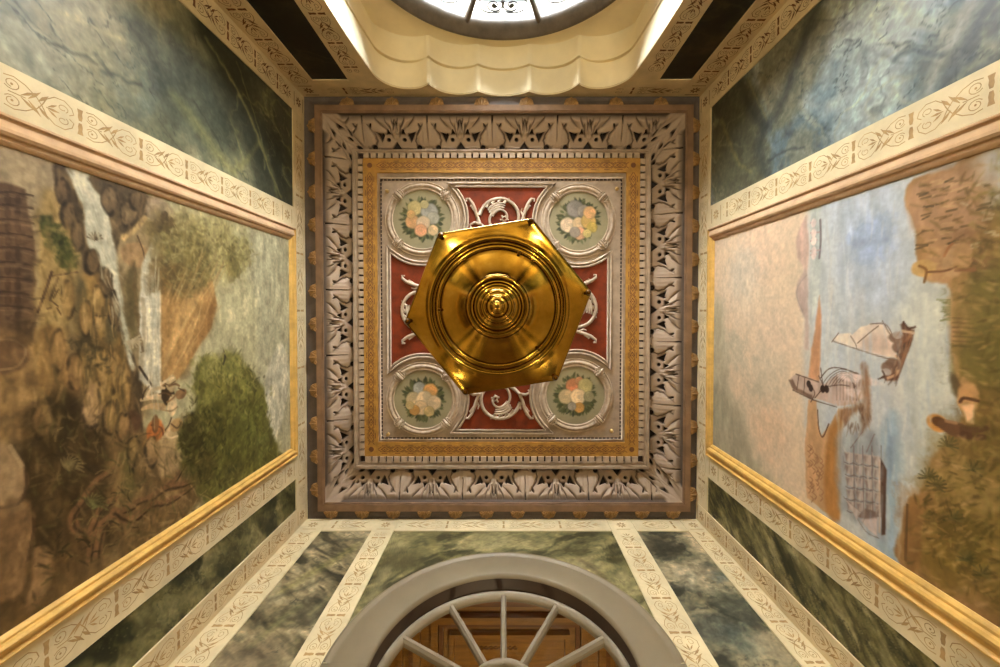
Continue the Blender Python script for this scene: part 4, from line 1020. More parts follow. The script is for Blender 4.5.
# sailing boat
pr.poly(Rp((834,339),(842,333),(852,333),(856,338),(858,348),(848,345),(838,342)), (214,200,180), 0.004, 0.003, tex=0.06, seed=17)
pr.poly(Rp((852,336),(862,327),(872,324),(884,324),(892,332),(897,345),(898,358),(888,357),(872,353),(858,348)), (214,198,178), 0.004, 0.003, tex=0.06, seed=18)
pr.poly(Rp((862,340),(876,334),(890,338),(896,352),(884,354),(866,350)), (190,162,142), 0.02, 0.004, 0.6, seed=19)
for pts in (((834,341),(858,349),(880,356),(899,361)), ((852,336),(857,344),(858,349)), ((859,343),(872,332),(880,326)), ((884,321),(890,332),(896,340)), ((833,342),(840,333)), ((872,324),(886,324),(893,333),(898,348))):
    pr.line(Rp(*pts), 0.0045, (116,90,72), 0.8)
pr.poly(Rp((902,325),(906,322),(909,328),(916,330),(914,340),(910,352),(905,366),(899,380),(888,381),(883,377),(892,373),(898,362),(902,348),(904,336)), (112,80,60), 0.004, 0.004, tex=0.2, seed=20)
pr.line(Rp((913,332),(908,350),(899,374)), 0.012, (150,112,84), 0.9); pr.line(Rp((904,331),(915,333)), 0.010, (204,172,140), 0.9); pr.line(Rp((889,378),(898,374),(901,362),(898,356)), 0.010, (190,152,120), 0.9)
for c in ((898,338),(901,348),(890,368),(895,364)): pr.blob(R1(*c), (0.022,0.03), (124,98,80), 0.9, 0.4, 0.006)
for c in ((899,335),(888,372)): pr.blob(R1(*c), (0.014,0.02), (170,158,148), 0.8, 0.4)
pr.line(Rp((880,379),(886,376),(884,371)), 0.007, (84,60,46), 0.9); pr.line(Rp((905,322),(910,328),(917,327)), 0.008, (84,58,44), 0.9)
# galley with a round tower
pr.poly(Rp((792,378),(797,374),(818,380),(826,384),(842,372),(858,372),(864,376),(864,398),(856,404),(838,406),(816,398),(798,391)), (186,162,146), 0.004, 0.004, tex=0.1, seed=21)
pr.poly(Rp((790,380),(794,379),(798,388),(814,395),(815,400),(794,390)), (118,92,76), 0.006, 0.006, 0.9, seed=22)
for k in range(7):
    u = k*5.6
    pr.line(Rp((820+u*0.7, 393-u*0.35), (828+u*0.7, 378-u*0.1), (842+u*0.4, 369+u*0.4), (858, 374+u*0.8)), 0.0035, (96,76,64), 0.8)
    pr.line(Rp((838+u*0.6, 374+u*0.2), (838+u*0.6, 400)), 0.005, (140,116,102), 0.7)
for pts in (((822,378),(830,369),(842,368),(860,374)), ((816,398),(826,388),(840,385),(850,386)), ((794,390),(815,400),(838,407)), ((797,374),(820,382)), ((812,402),(816,394),(814,388)), ((800,376),(798,390)), ((806,378),(805,393)), ((820,376),(826,388)), ((822,368),(824,384))):
    pr.line(Rp(*pts), 0.0055, (92,70,56), 0.85)
for c in ((824,389),(810,384),(812,388),(828,389)): pr.blob(R1(*c), (0.018,0.014), (60,40,32), 0.95, 0.3)
pr.blob(R1(859, 379), (0.02,0.10), (222,204,192), 0.7, 0.5); pr.blob(R1(859, 394), (0.02,0.06), (222,204,192), 0.6, 0.5)
pr.poly(Rp((863,366),(868,364),(872,385),(872,420),(864,436),(860,410),(846,424),(842,408),(860,404),(865,398)), (140,104,76), 0.014, 0.014, 0.9, seed=23)
# three-decker with grey sails
pr.poly(Rp((840,440),(860,428),(876,430),(884,460),(884,535),(868,528),(842,505)), (152,152,150), 0.03, 0.02, 0.9, seed=24)
for i in range(4):
    for j in range(5):
        x = 846+i*9.4+j*0.6; y = 452+j*12.2+i*1.2
        w, h = 8.4, 11.0
        pr.poly(Rp((x, y), (x+w, y+1), (x+w-1, y+h), (x+1.5, y+h-2)), (182,164,152), 0.004, 0.003, tex=0.08, seed=30+i*5+j)
        pr.poly(Rp((x, y+1), (x+w*0.5, y+2), (x+1.5, y+h-2)), (122,106,98), 0.008, 0.003, 0.75, seed=60+i*5+j)
        pr.line(Rp((x, y+h-1), (x+w*0.5, y+h+1), (x+w, y+h)), 0.0045, (114,96,88), 0.75)
    pr.line(Rp((855+i*9.2, 446), (856+i*9.2, 512)), 0.005, (118,100,92), 0.7)
for pts in (((845,497),(862,512),(880,516)), ((850,502),(866,530),(880,538)), ((864,432),(852,448)), ((876,434),(868,452))): pr.line(Rp(*pts), 0.004, (124,104,94), 0.75)
pr.poly(Rp((858,516),(866,508),(880,512),(879,520),(866,519)), (126,106,96), 0.005, 0.004, 0.95, seed=81); pr.poly(Rp((848,500),(862,512),(858,520)), (192,172,160), 0.005, 0.004, 0.9, seed=82); pr.poly(Rp((862,520),(879,518),(878,536),(870,530)), (192,172,160), 0.005, 0.004, 0.9, seed=83)
pr.poly(Rp((882,458),(884.5,462),(888,470),(887,535),(883,535),(882,500)), (84,60,46), 0.004, 0.003, 0.95, seed=84); pr.line(Rp((881,460),(881,532)), 0.008, (196,172,150), 0.8)
# shore
pr.poly(Rp((907,206),(909,188),(920,178),(955,168),(1060,130),(1060,720),(904,570),(905,520),(910,500),(918,496),(925,482),(934,455),(946,440),(962,418),(964,398),(956,372),(953,345),(952,300),(949,288),(936,278),(922,264),(918,250),(917,226),(911,214)), (156,122,84), 0.008, 0.012, tex=0.22, seed=90)
pr.poly(Rp((970,160),(1060,120),(1060,620),(1000,600),(985,480),(990,380),(975,300)), (122,104,60), 0.10, 0.05, 0.75, seed=91)
pr.poly(Rp((925,182),(975,165),(980,200),(985,270),(950,250),(935,215)), (138,106,76), 0.03, 0.03, 0.9, seed=92)
pr.poly(Rp((976,158),(1010,146),(1010,190),(992,205),(986,185)), (178,174,170), 0.03, 0.02, 0.8, seed=93)
pr.blob(R1(952, 208), (0.12,0.10), (176,140,108), 0.8, 0.9, 0.04, 94); pr.poly(Rp((908,205),(912,190),(922,185),(925,205),(930,225),(918,228)), (190,150,116), 0.02, 0.01, 0.9, seed=95)
for k in range(46):
    x = random.uniform(916, 960); y = 180+random.random()*72
    pr.line(Rp((x, y), (x+random.uniform(6, 14), y-random.uniform(0, 5))), 0.007, random.choice([(92,78,52),(114,92,62),(184,150,112),(80,70,46)]), 0.6)
for k in range(44):
    x = random.uniform(962, 1000); y = 185+random.random()*110
    pr.line(Rp((x, y), (x+random.uniform(4, 12), y+random.uniform(-3, 3))), 0.008, random.choice([(104,86,58),(88,76,48),(160,132,94),(196,180,150)]), 0.5)
pr.poly(Rp((953,290),(972,286),(980,330),(978,380),(964,398),(957,370)), (172,136,94), 0.03, 0.02, 0.8, seed=96)
pr.line(Rp((953,300),(956,350),(960,385)), 0.020, (190,150,104), 0.7, soft=0.02)
for k in range(7): pr.line(Rp((955, 318+k*4.6), (972+k % 3*3, 319+k*4.6)), 0.006, (112,88,60), 0.6)
for k in range(10): pr.line(Rp((952, 300+k*2.2), (952-random.uniform(4, 14), 300+k*2.2+random.uniform(-4, 4))), 0.006, (128,128,86), 0.6)
pr.poly(Rp((956,372),(966,392),(966,402),(958,396),(952,378)), (92,76,56), 0.008, 0.010, 0.85, seed=97)
for c, r, cl in (((990,360),0.10,(104,98,52)), ((996,300),0.10,(110,102,58)), ((985,470),0.14,(140,118,72)), ((960,500),0.13,(150,126,80)), ((975,550),0.14,(124,104,56)), ((930,520),0.10,(156,118,76)), ((1000,430),0.12,(112,92,52)), ((940,560),0.10,(122,102,52)), ((960,530),0.08,(98,84,44))):
    pr.blob(R1(*c), r, cl, 0.7, 0.9, 0.06, int(c[1]))
for k in range(150):
    x, y = random.uniform(915, 1000), random.uniform(450, 610); a_ = random.uniform(-0.9, 0.5)
    if y > 545+(x-915)*0.7 or y < 500-(x-915)*0.8: continue
    pr.line(Rp((x, y), (x+8*math.cos(a_), y+8*math.sin(a_))), 0.007, random.choice([(84,72,38),(148,124,74),(110,96,52),(172,140,96),(96,84,44)]), 0.55)
for cx_, cy_ in ((930,478),(938,486),(950,446),(975,470),(968,560),(985,575),(955,520)):
    for k in range(10):
        a_ = -PI+k*0.42
        pr.line(Rp((cx_, cy_), (cx_+10*math.cos(a_), cy_+10*math.sin(a_))), 0.006, random.choice([(92,88,54),(116,104,64),(76,70,42)]), 0.75)
pr.poly(Rp((908,505),(920,498),(924,520),(920,570),(906,560)), (142,108,68), 0.010, 0.010, 0.85, seed=98)
pr.line(Rp((909,505),(907,560)), 0.010, (100,76,50), 0.7)
# shore figures
def fg(pts, w, c): pr.line(Rp(*pts), w, c, 0.95, 0.005)
for c, r, cl in (((934,268),(0.05,0.035),(174,138,98)), ((944,265),(0.06,0.04),(168,132,96)), ((955,262),(0.05,0.035),(180,146,108)), ((964,257),(0.045,0.03),(174,138,98)), ((925,268),(0.03,0.04),(182,148,96))): pr.blob(R1(*c), r, cl, 0.95, 0.3, 0.006)
fg([(921,266),(928,270),(926,282)], 0.009, (126,92,54)); fg([(930,272),(946,271),(958,267)], 0.007, (110,78,52)); fg([(946,256),(950,248),(954,244)], 0.009, (150,106,72)); fg([(958,270),(976,270)], 0.012, (136,100,70))
pr.blob(R1(939, 423), (0.030,0.034), (196,142,78), 0.95, 0.3); pr.blob(R1(941, 422), (0.018,0.024), (98,68,46), 0.9, 0.3)
fg([(945,425),(956,429),(966,431)], [0.034,0.050,0.040], (112,82,60)); fg([(966,430),(978,430),(988,428)], [0.026,0.020,0.016], (98,72,52)); fg([(966,435),(976,437),(986,437)], [0.026,0.020,0.016], (92,66,48)); fg([(948,421),(958,423)], 0.010, (170,130,94))
pr.blob(R1(970, 398), (0.05,0.030), (206,160,110), 0.95, 0.3, 0.006); fg([(962,402),(966,398),(980,401)], 0.010, (92,62,42)); pr.poly(Rp((962,404),(976,404),(976,424),(968,422)), (206,172,132), 0.006, 0.006, 0.95, seed=99)
SHORE = [(910,206),(922,178),(955,168),(1000,150),(1000,640),(905,568),(906,520),(925,482),(946,440),(964,410),(956,372),(952,300),(936,278),(918,250)]
hatch(pr, R1, SHORE, 330, (-0.5, 0.6), (5, 14), 0.009, [(176,142,98),(120,98,60),(104,90,52),(150,122,80),(190,156,114),(92,78,46)], 0.5, seed=3)
hatch(pr, R1, [(960,180),(1000,160),(1000,620),(985,560),(975,420),(985,330)], 160, (-1.8, 1.2), (5, 14), 0.010, [(96,86,46),(126,112,62),(84,72,40),(148,130,82)], 0.5, seed=4)
hatch(pr, R1, [(915,500),(945,450),(1000,430),(1000,610),(960,600),(925,560)], 170, (-2.2, 0.4), (5, 13), 0.008, [(96,86,42),(132,114,64),(78,66,36),(164,138,90),(112,100,52)], 0.55, seed=5)
hatch(pr, R1, [(826,200),(905,178),(905,300),(950,300),(955,380),(905,480),(905,560),(842,530),(845,440),(826,400)], 150, (1.45, 1.7), (14, 46), 0.010, [(202,200,194),(172,178,184),(196,188,172),(162,172,182),(210,202,188)], 0.32, bend=0.1, seed=6)
hatch(pr, R1, [(716,240),(806,216),(804,490),(716,440)], 110, (1.2, 1.9), (16, 46), 0.040, [(212,192,166),(198,180,154),(206,186,158),(186,172,148)], 0.14, seed=7)
hatch(pr, R1, [(844,444),(880,452),(882,530),(846,500)], 60, (1.2, 1.9), (4, 12), 0.006, [(196,182,170),(112,98,92),(150,136,128)], 0.5, seed=8)
hatch(pr, R1, [(844,402),(870,368),(872,424),(848,430)], 40, (1.2, 2.0), (5, 14), 0.008, [(112,80,56),(168,132,98),(90,64,46)], 0.55, seed=9)
hatch(pr, R1, [(902,326),(914,334),(900,380),(886,380),(900,350)], 26, (1.4, 2.2), (4, 10), 0.006, [(150,112,84),(76,54,42),(184,150,120)], 0.6, seed=10)
pr.grain(0.045, (18, 40), 81); pr.grain(0.05, (70, 70), 83)
pr.C = (pr.C-150)*1.14+148
mural_r = thing('mural', (XR-0.02, (Y0+Y1)/2, MZ0), 'large framed mural of sailing ships in a pale harbour on the long wall', 'mural')
P = np.stack([np.full(Ug.shape, XR-0.006), Ug, Vg], -1)
np_mesh('painting', P, M['painting'], pr.linear(), mural_r)
frame_rails(mural_r, XR, -1, Y0, Y1, MZ0, MZ1, 0.094, 0.100, 0.060, 'tan_frame')

# ------------------------------------------------------------------ the ceiling
def rect(px0, py0, px1, py1, z):
    a = on_z(px0, py0, z); b = on_z(px1, py1, z); return (a[0], a[1], b[0], b[1])
ceiling = thing('ceiling', (0, 0, 3.3), 'coffered ceiling with leafy stucco cove, ochre band and painted field', 'ceiling', kind='structure')
MB().box((XL-0.15, YF-0.02, 3.30), (XR+0.15, YB+0.15, 3.45)).build('slab', M['wall'], ceiling)
Z1 = 2.975
R0 = (XL, YF, XR, YB)
R1_ = rect(314, 104.5, 690.5, 512, Z1)
R2 = rect(321.5, 112.6, 683, 503, Z1)
Z3 = 3.05
R3 = rect(351.8, 149.2, 649.3, 469.3, Z3)
R4o = rect(358, 153.2, 643.3, 462.5, Z3); R4i = rect(362.6, 158, 638.6, 456.6, Z3)
R5 = rect(376.4, 172.3, 625.2, 442.6, Z3)
def corners(r): return [(r[0], r[1]), (r[2], r[1]), (r[2], r[3]), (r[0], r[3])]
def rect_sweep(mb, rows, mi=0):
    """rows: (rect, z) ; mitred sweep round a rectangle"""
    mb.grid([[(x, y, z) for x, y in corners(r)] for r, z in rows], mi, True, False); return mb
def grow(r, d): return (r[0]-d, r[1]-d, r[2]+d, r[3]+d)
# grey hollow cornice against the walls
lerp = lambda a, b, t: tuple(x*(1-t)+y*t for x, y in zip(a, b))
mb = MB(); rect_sweep(mb, [(R0, 2.998)] + [(lerp(R0, R1_, t), 2.998-0.004+0.020*math.sin(PI*t)*0.6-0.006*t) for t in (0.12, 0.3, 0.5, 0.7, 0.88)] + [(R1_, Z1+0.014)])
fix_normals(mb.build('cornice', M['slate'], ceiling))
mb = MB(); rect_sweep(mb, [(R1_, Z1+0.016), (R1_, Z1+0.002), (grow(R1_, -0.004), Z1), (lerp(R1_, R2, 0.75), Z1), (lerp(R1_, R2, 0.80), Z1+0.006), (lerp(R1_, R2, 0.86), Z1+0.006), (lerp(R1_, R2, 0.92), Z1+0.001), (R2, Z1+0.004), (R2, Z1+0.05)])
fix_normals(mb.build('fascia', M['fascia'], ceiling))
# ochre leaf tongues hanging over the hollow cornice
def tongue_mb(L=0.060, W=0.13):
    q = MB(); rows = []
    for i in range(7):
        t = i/6; row = []
        for j in range(11):
            u = j/10*2-1
            prof = math.sqrt(max(0, 1-(abs(u))**2.4))
            lob = 1+0.07*math.cos(u*9)
            y = t*L*prof*lob
            z = -0.014*math.sin(PI*min(1, 0.25+t*0.75))*(1-0.6*u*u) - 0.003*math.cos(u*12)*t
            row.append((u*W/2*(1-0.12*t), y, z))
        rows.append(row)
    q.grid(rows); q.tube([(0, 0.002, -0.014), (0, L*0.5, -0.017), (0, L*0.95, -0.010)], [0.004, 0.006, 0.003], n=6)
    for sg in (-1, 1):
        q.tube([(sg*0.012, 0.004, -0.011), (sg*0.028, L*0.5, -0.012), (sg*0.036, L*0.75, -0.006)], [0.003, 0.004, 0.002], n=5)
        q.tube([(sg*(0.038+0.010*math.cos(t)), 0.010+0.010*math.sin(t), -0.010) for t in np.linspace(0, 5.4, 9)], 0.0035, n=5)
    return q
tproto = tongue_mb().build('leaf_tongue', M['tongue'], ceiling)
def place_tongue(x, y, rz, first=[True]):
    if first[0]: o = tproto; first[0] = False
    else:
        o = tproto.copy(); COL.objects.link(o); o.parent = ceiling; o.matrix_parent_inverse = Matrix.Translation(-ceiling.location)
    o.location = (x, y, CZ+Z1+0.010); o.rotation_euler = (0, 0, rz)
for i in range(8): place_tongue(on_z(504+(i-3.5)*45, 104, Z1)[0], R1_[1]+0.004, PI)
for i in range(12): place_tongue(on_z(330.5+i*31.2, 512, Z1)[0], R1_[3]-0.004, 0)
for i in range(12): place_tongue(R1_[0]+0.004, on_z(314, 125+i*33.2, Z1)[1], PI/2)
for i in range(12): place_tongue(R1_[2]-0.004, on_z(690, 125+i*33.6, Z1)[1], -PI/2)

# leafwork cove: one carved length on each side
def tri_mask(a, b, P3, soft=0.6):
    sd = np.full(a.shape, 1e9)
    (x0,y0),(x1,y1),(x2,y2) = P3
    area = (x1-x0)*(y2-y0)-(x2-x0)*(y1-y0)
    sg = 1 if area > 0 else -1
    for (p, q) in ((P3[0],P3[1]),(P3[1],P3[2]),(P3[2],P3[0])):
        nx, ny = -(q[1]-p[1])*sg, (q[0]-p[0])*sg; l = math.hypot(nx, ny)
        sd = np.minimum(sd, ((a-p[0])*nx+(b-p[1])*ny)/l)
    return np.clip(sd/soft+0.5, 0, 1)
def disc_mask(a, b, c, r, soft=0.6):
    rx, ry = (r, r) if not hasattr(r, '__len__') else r
    q = np.hypot((a-c[0])/rx, (b-c[1])/ry)
    return np.clip((1-q)*min(rx, ry)/soft+0.5, 0, 1)
def sm(x, lo, hi):
    t = np.clip((x-lo)/(hi-lo), 0, 1); return t*t*(3-2*t)
def acanthus(a, b, sgn):
    """one repeat in units of 1/64 of its length. a: 0 broad leaf .. 32 between the volutes; b: 0 inner edge .. 33 outer edge. -> height, hole"""
    hole_shade = disc_mask(a, b, (24, 11.4), 1.8)
    hole_shade = np.maximum(hole_shade, tri_mask(a, b, [(17.4, 9.0), (20.6, 15.8), (12.2, 19.6)]))
    hole_shade = np.maximum(hole_shade, tri_mask(a, b, [(16.8, 12.0), (20.4, 15.0), (19.6, 18.6)]))
    hole_shade = np.maximum(hole_shade, tri_mask(a, b, [(22.6, 16.4), (27.4, 16.4), (24.6, 22.2)]))
    hole_shade = np.maximum(hole_shade, disc_mask(a-(b-24.6)*0.35, b, (7.6, 24.6), (0.9, 2.4)))
    hole_shade = np.maximum(hole_shade, tri_mask(a, b, [(27.2, 2.0), (36.8, 2.0), (32.0, 9.2)]))
    hole_shade = np.maximum(hole_shade, disc_mask(a, b, (9.6, 3.6), (2.6, 2.6)))
    hole_shade = np.maximum(hole_shade, (a < 0.75)*sm(b, 26, 27)*(1-sm(b, 31, 32)))
    hole_shade = np.maximum(hole_shade, disc_mask(a-(b-22)*0.2, b, (30.0, 25.5), (0.5, 4.0)))
    hole_shade = np.maximum(hole_shade, (1-sm(b, 0.9, 1.6))*sm(a, 14.5, 15.5))
    arch = np.sin(np.clip(b/33, 0, 1)*PI)
    edge = 11.8-0.6*np.cos(b*0.9)*(b < 14)-8.6*sm(b, 12, 31)      # rim of the broad leaf
    broad = 1-sm(a, edge-0.8, edge+0.8)
    h = 0.010+0.0*a
    h = h + broad*sm(b, 2, 5)*(0.030*np.sqrt(np.clip(1-(a/13)**2, 0, 1))*arch - 0.0035*np.exp(-(a/0.5)**2))
    h = h + 0.0012*np.cos(a*1.6)*broad*sm(b, 6, 12)
    r = np.hypot(a-24, b-11)
    h = h + 0.004*(1-sm(r, 3.0, 7.5))
    stalk = np.abs(a-(31.4-0.16*np.maximum(0, b-12))); h = h + 0.010*np.exp(-(stalk/1.6)**2)*sm(b, 10, 14)
    # lower leaf: a few broad lobes parted by grooves that fan out from between the volutes
    fan = np.arctan2(34.5-a, np.maximum(b-9, 0.5))
    low = sm(b, 16, 20)*(1-broad)
    h = h + low*0.018*np.abs(np.cos(fan*6.2))**0.6
    for f0 in (0.26, 0.52, 0.80): hole_shade = np.maximum(hole_shade, 0.85*np.exp(-((fan-f0)/0.018)**2)*sm(b, 22, 25)*(1-sm(b, 30, 32))*(1-broad))  # shade in the grooves between lobes, painted dark
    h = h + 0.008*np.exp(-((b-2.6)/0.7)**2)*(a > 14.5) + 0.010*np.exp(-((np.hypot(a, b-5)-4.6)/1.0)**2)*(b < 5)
    hole_shade = np.maximum(hole_shade, (1-sm(b, 1.9, 2.3))*sm(np.abs(a-15), 0.5, 0.8)*(a > 4))
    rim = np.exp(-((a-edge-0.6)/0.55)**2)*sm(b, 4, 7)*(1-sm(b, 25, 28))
    hole_shade = np.maximum(hole_shade, 0.55*rim)  # shade along the broad leaf's rim, painted into the mask
    hole_shade = np.maximum(hole_shade, 0.6*np.exp(-(np.abs(stalk-2.6)/0.45)**2)*sm(b, 13, 16)*(1-sm(b, 24, 28)))  # painted shade down both sides of the stalk
    hole_shade = np.maximum(hole_shade, 0.45*np.exp(-(a/0.35)**2)*sm(b, 8, 14)); hole_shade = np.maximum(hole_shade, 0.8*sm(b, 29.0, 31.2))  # painted shade on the midrib, then a painted shadow line at the outer edge
    return h, np.clip(hole_shade, 0, 1)
ZC0, ZC1 = Z1+0.012, 3.105
RI = grow(R3, 0.008)
def cove(side):
    Oc, Ic = corners(R2), corners(RI)
    i0, i1 = {'top': (0,1), 'right': (1,2), 'bottom': (2,3), 'left': (3,0)}[side]
    A0, A1 = np.array(Oc[i0]), np.array(Oc[i1]); B0, B1 = np.array(Ic[i0]), np.array(Ic[i1])
    nt_ = 64; L = np.linalg.norm(A1-A0); ns = int(L/0.0036)
    t = np.linspace(0, 1, nt_)[:, None]; u = np.linspace(0, 1, ns)[None]
    a = A0[None]*(1-t)+B0[None]*t; b = A1[None]*(1-t)+B1[None]*t       # nt x 2
    XY = a[:, None, :]*(1-u[..., None])+b[:, None, :]*u[..., None]
    ax = 0 if side in ('top', 'bottom') else 1
    ref = {'top': ((428.1,130),(492.4,130)), 'bottom': ((400.6,488),(462.8,488)), 'left': ((336,355),(336,419.5)), 'right': ((666,404.4),(666,467))}[side]
    p0, p1 = on_z(*ref[0], 3.06)[ax], on_z(*ref[1], 3.06)[ax]; per = abs(p1-p0)
    s = XY[..., ax]; ph = (s-p0)/per; ph = ph-np.round(ph)
    aa = np.abs(ph)*64; bb = (1-t)*33+0*aa
    h, hole_shade = acanthus(aa, bb, np.sign(ph))
    # corner leaf, spread along the mitre
    half = np.linalg.norm(b-a, axis=1)[:, None]/2
    k = (half-np.abs((u-0.5)*2*half))/0.0078               # distance from the mitre, same units
    w = 1-sm(k, 13, 16)
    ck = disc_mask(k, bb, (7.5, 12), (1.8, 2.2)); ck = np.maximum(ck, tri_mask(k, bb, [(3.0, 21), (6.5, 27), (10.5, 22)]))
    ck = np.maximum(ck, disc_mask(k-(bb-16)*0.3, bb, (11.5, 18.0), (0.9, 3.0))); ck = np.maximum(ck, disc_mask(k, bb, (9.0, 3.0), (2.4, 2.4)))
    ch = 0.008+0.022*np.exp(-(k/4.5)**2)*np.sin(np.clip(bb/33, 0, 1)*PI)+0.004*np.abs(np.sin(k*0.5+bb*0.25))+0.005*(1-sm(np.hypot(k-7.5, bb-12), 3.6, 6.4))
    h = h*(1-w)+ch*w; hole_shade = hole_shade*(1-w)+ck*w
    ph_ = (t*PI/2)
    z = ZC0+(ZC1-ZC0)*np.sin(ph_)**0.8+0*u
    inward = {'top': (0,1), 'bottom': (0,-1), 'left': (1,0), 'right': (-1,0)}[side]
    nz = -np.sin(ph_*0.8+0.25); ni = np.cos(ph_*0.8+0.25)
    fade = sm(t, 0.0, 0.08)*(1-sm(t, 0.97, 1.0))
    d = (h*(1-hole_shade) - 0.018*hole_shade)*fade
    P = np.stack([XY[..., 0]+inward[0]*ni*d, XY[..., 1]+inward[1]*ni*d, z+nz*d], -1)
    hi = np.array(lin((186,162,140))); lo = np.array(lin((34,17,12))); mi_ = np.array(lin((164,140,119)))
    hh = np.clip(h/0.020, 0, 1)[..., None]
    C = (mi_*(1-hh)+hi*hh)*(1-hole_shade[..., None])+lo*hole_shade[..., None]  # dark brown colours both the pierced ground and the painted groove shade
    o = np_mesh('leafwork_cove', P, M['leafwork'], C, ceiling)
    fix = o.data; fix.flip_normals() if False else None
    return o
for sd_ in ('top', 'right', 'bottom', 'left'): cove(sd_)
# dark slot behind the panel frame, the frame, dentils, ochre band
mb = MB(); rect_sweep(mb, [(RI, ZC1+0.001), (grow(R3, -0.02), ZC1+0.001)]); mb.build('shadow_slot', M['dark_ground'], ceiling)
mb = MB(); rect_sweep(mb, [(R3, ZC1), (R3, Z3+0.002), (grow(R3, -0.004), Z3-0.004), (lerp(R3, R4o, 0.45), Z3-0.004), (lerp(R3, R4o, 0.6), Z3+0.004), (lerp(R3, R4o, 0.85), Z3+0.004), (R4o, Z3), (R4o, Z3+0.03)])
fix_normals(mb.build('panel_frame', M['stucco'], ceiling))
mb = MB(); rect_sweep(mb, [(R4o, Z3+0.024), (R4i, Z3+0.024)]); mb.build('dentil_ground', M['dark_ground'], ceiling)
def dentils(side):
    q = MB(); x0, y0, x1, y1 = R4o; a0, b0, a1, b1 = R4i
    pitch = 7.2*Z3/F
    horiz = side in ('top', 'bottom')
    lo_, hi_ = (a0, a1) if horiz else (b0, b1)
    n = int(round((hi_-lo_)/pitch)); pitch = (hi_-lo_)/n
    for i in range(n):
        s0 = lo_+i*pitch+pitch*0.13; s1 = lo_+(i+1)*pitch-pitch*0.13
        o0, o1 = {'top': (y0, b0), 'bottom': (b1, y1), 'left': (x0, a0), 'right': (a1, x1)}[side]
        if horiz: q.box((s0, o0, Z3-0.006), (s1, o1, Z3+0.024))
        else: q.box((o0, s0, Z3-0.006), (o1, s1, Z3+0.024))
    q.build('dentil_course', M['stucco_light'], ceiling)
for sd_ in ('top', 'right', 'bottom', 'left'): dentils(sd_)
ZO = Z3+0.004
mb = MB(); rect_sweep(mb, [(R4i, ZO+0.02), (R4i, ZO), (R5, ZO), (R5, ZO+0.02)])
def ochre_pattern(mb, side):
    a0, b0, a1, b1 = R4i; c0, d0, c1, d1 = R5
    horiz = side in ('top', 'bottom')
    lo_, hi_ = (c0, c1) if horiz else (d0, d1)
    cc = {'top': (b0+d0)/2, 'bottom': (b1+d1)/2, 'left': (a0+c0)/2, 'right': (a1+c1)/2}[side]
    fr = (lambda s, a_: (s, cc+a_, ZO-0.0012)) if horiz else (lambda s, a_: (cc+a_, s, ZO-0.0012))
    n = int(round((hi_-lo_)/(13.35*Z3/F))); pc = (hi_-lo_)/n; hwid = 0.026
    for i in range(n):
        c = lo_+(i+0.5)*pc; r = pc*0.26
        mb.stroke([(c-r, 0), (c, hwid*0.55), (c+r, 0), (c, -hwid*0.55), (c-r, 0)], 0.006, fr)
        mb.flat([(c-0.006, 0), (c, -0.006), (c+0.006, 0), (c, 0.006)], fr)
        for sg in (-1, 1):
            mb.stroke([(c-pc/2, sg*hwid*0.1), (c-r*0.9, sg*hwid*0.75), (c+r*0.9, sg*hwid*0.75), (c+pc/2, sg*hwid*0.1)], 0.005, fr)
            mb.stroke([(c-r*0.8, sg*hwid*1.22), (c+r*0.8, sg*hwid*1.22)], 0.005, fr)
            mb.stroke([(c+pc/2-0.018, sg*hwid*0.9), (c+pc/2, sg*hwid*0.45), (c+pc/2+0.018, sg*hwid*0.9)], 0.005, fr)
for sd_ in ('top', 'right', 'bottom', 'left'): ochre_pattern(mb, sd_)
for cx_, cy_ in zip((R4i[0]+R5[0], R4i[2]+R5[2], R4i[2]+R5[2], R4i[0]+R5[0]), (R4i[1]+R5[1], R4i[1]+R5[1], R4i[3]+R5[3], R4i[3]+R5[3])):
    mb.flat([(cx_/2+0.020*math.cos(t), cy_/2+0.020*math.sin(t)) for t in np.linspace(0, 2*PI, 17)[:-1]], lambda u, v: (u, v, ZO-0.0012))
mb.build('ochre_band', [M['ochre'], M['umber_paint']], ceiling)
ZF = Z3+0.018                                  # painted field
mb = MB(); x0, y0, x1, y1 = R5
mb.add([(x0, y0, ZF), (x1, y0, ZF), (x1, y1, ZF), (x0, y1, ZF)], [(0,1,2,3)]); mb.build('field', M['stucco'], ceiling)
R6 = (on_z(379.5, 178.5, ZF)[0], on_z(379.5, 178.5, ZF)[1], on_z(621.5, 440.5, ZF)[0], on_z(621.5, 439.5, ZF)[1])
mb = MB()
c6 = corners(R6)
for i in range(4):
    p, q_ = Vector((*c6[i], ZF-0.002)), Vector((*c6[(i+1) % 4], ZF-0.002))
    n = int((q_-p).length/0.030)
    mb.tube([p, q_], 0.0065, 0, 6)
    inn = (Vector((0, 0, 0))-((p+q_)/2)); inn.z = 0
    ax = Vector((0, 1 if i == 0 else -1, 0)) if i in (0, 2) else Vector((-1 if i == 1 else 1, 0, 0))
    for k in range(n):
        s = p.lerp(q_, (k+0.5)/n); d = (q_-p).normalized()*0.011
        e = ax*0.010; lo_ = [s-d+ax*0.006, s+d+ax*0.006, s+d+ax*0.017, s-d+ax*0.017]
        mb.add([v+Vector((0,0,-0.0005)) for v in lo_], [(0,1,2,3)], 1)
mb.build('bead_line', [M['stucco_light'], M['dark_ground']], ceiling)

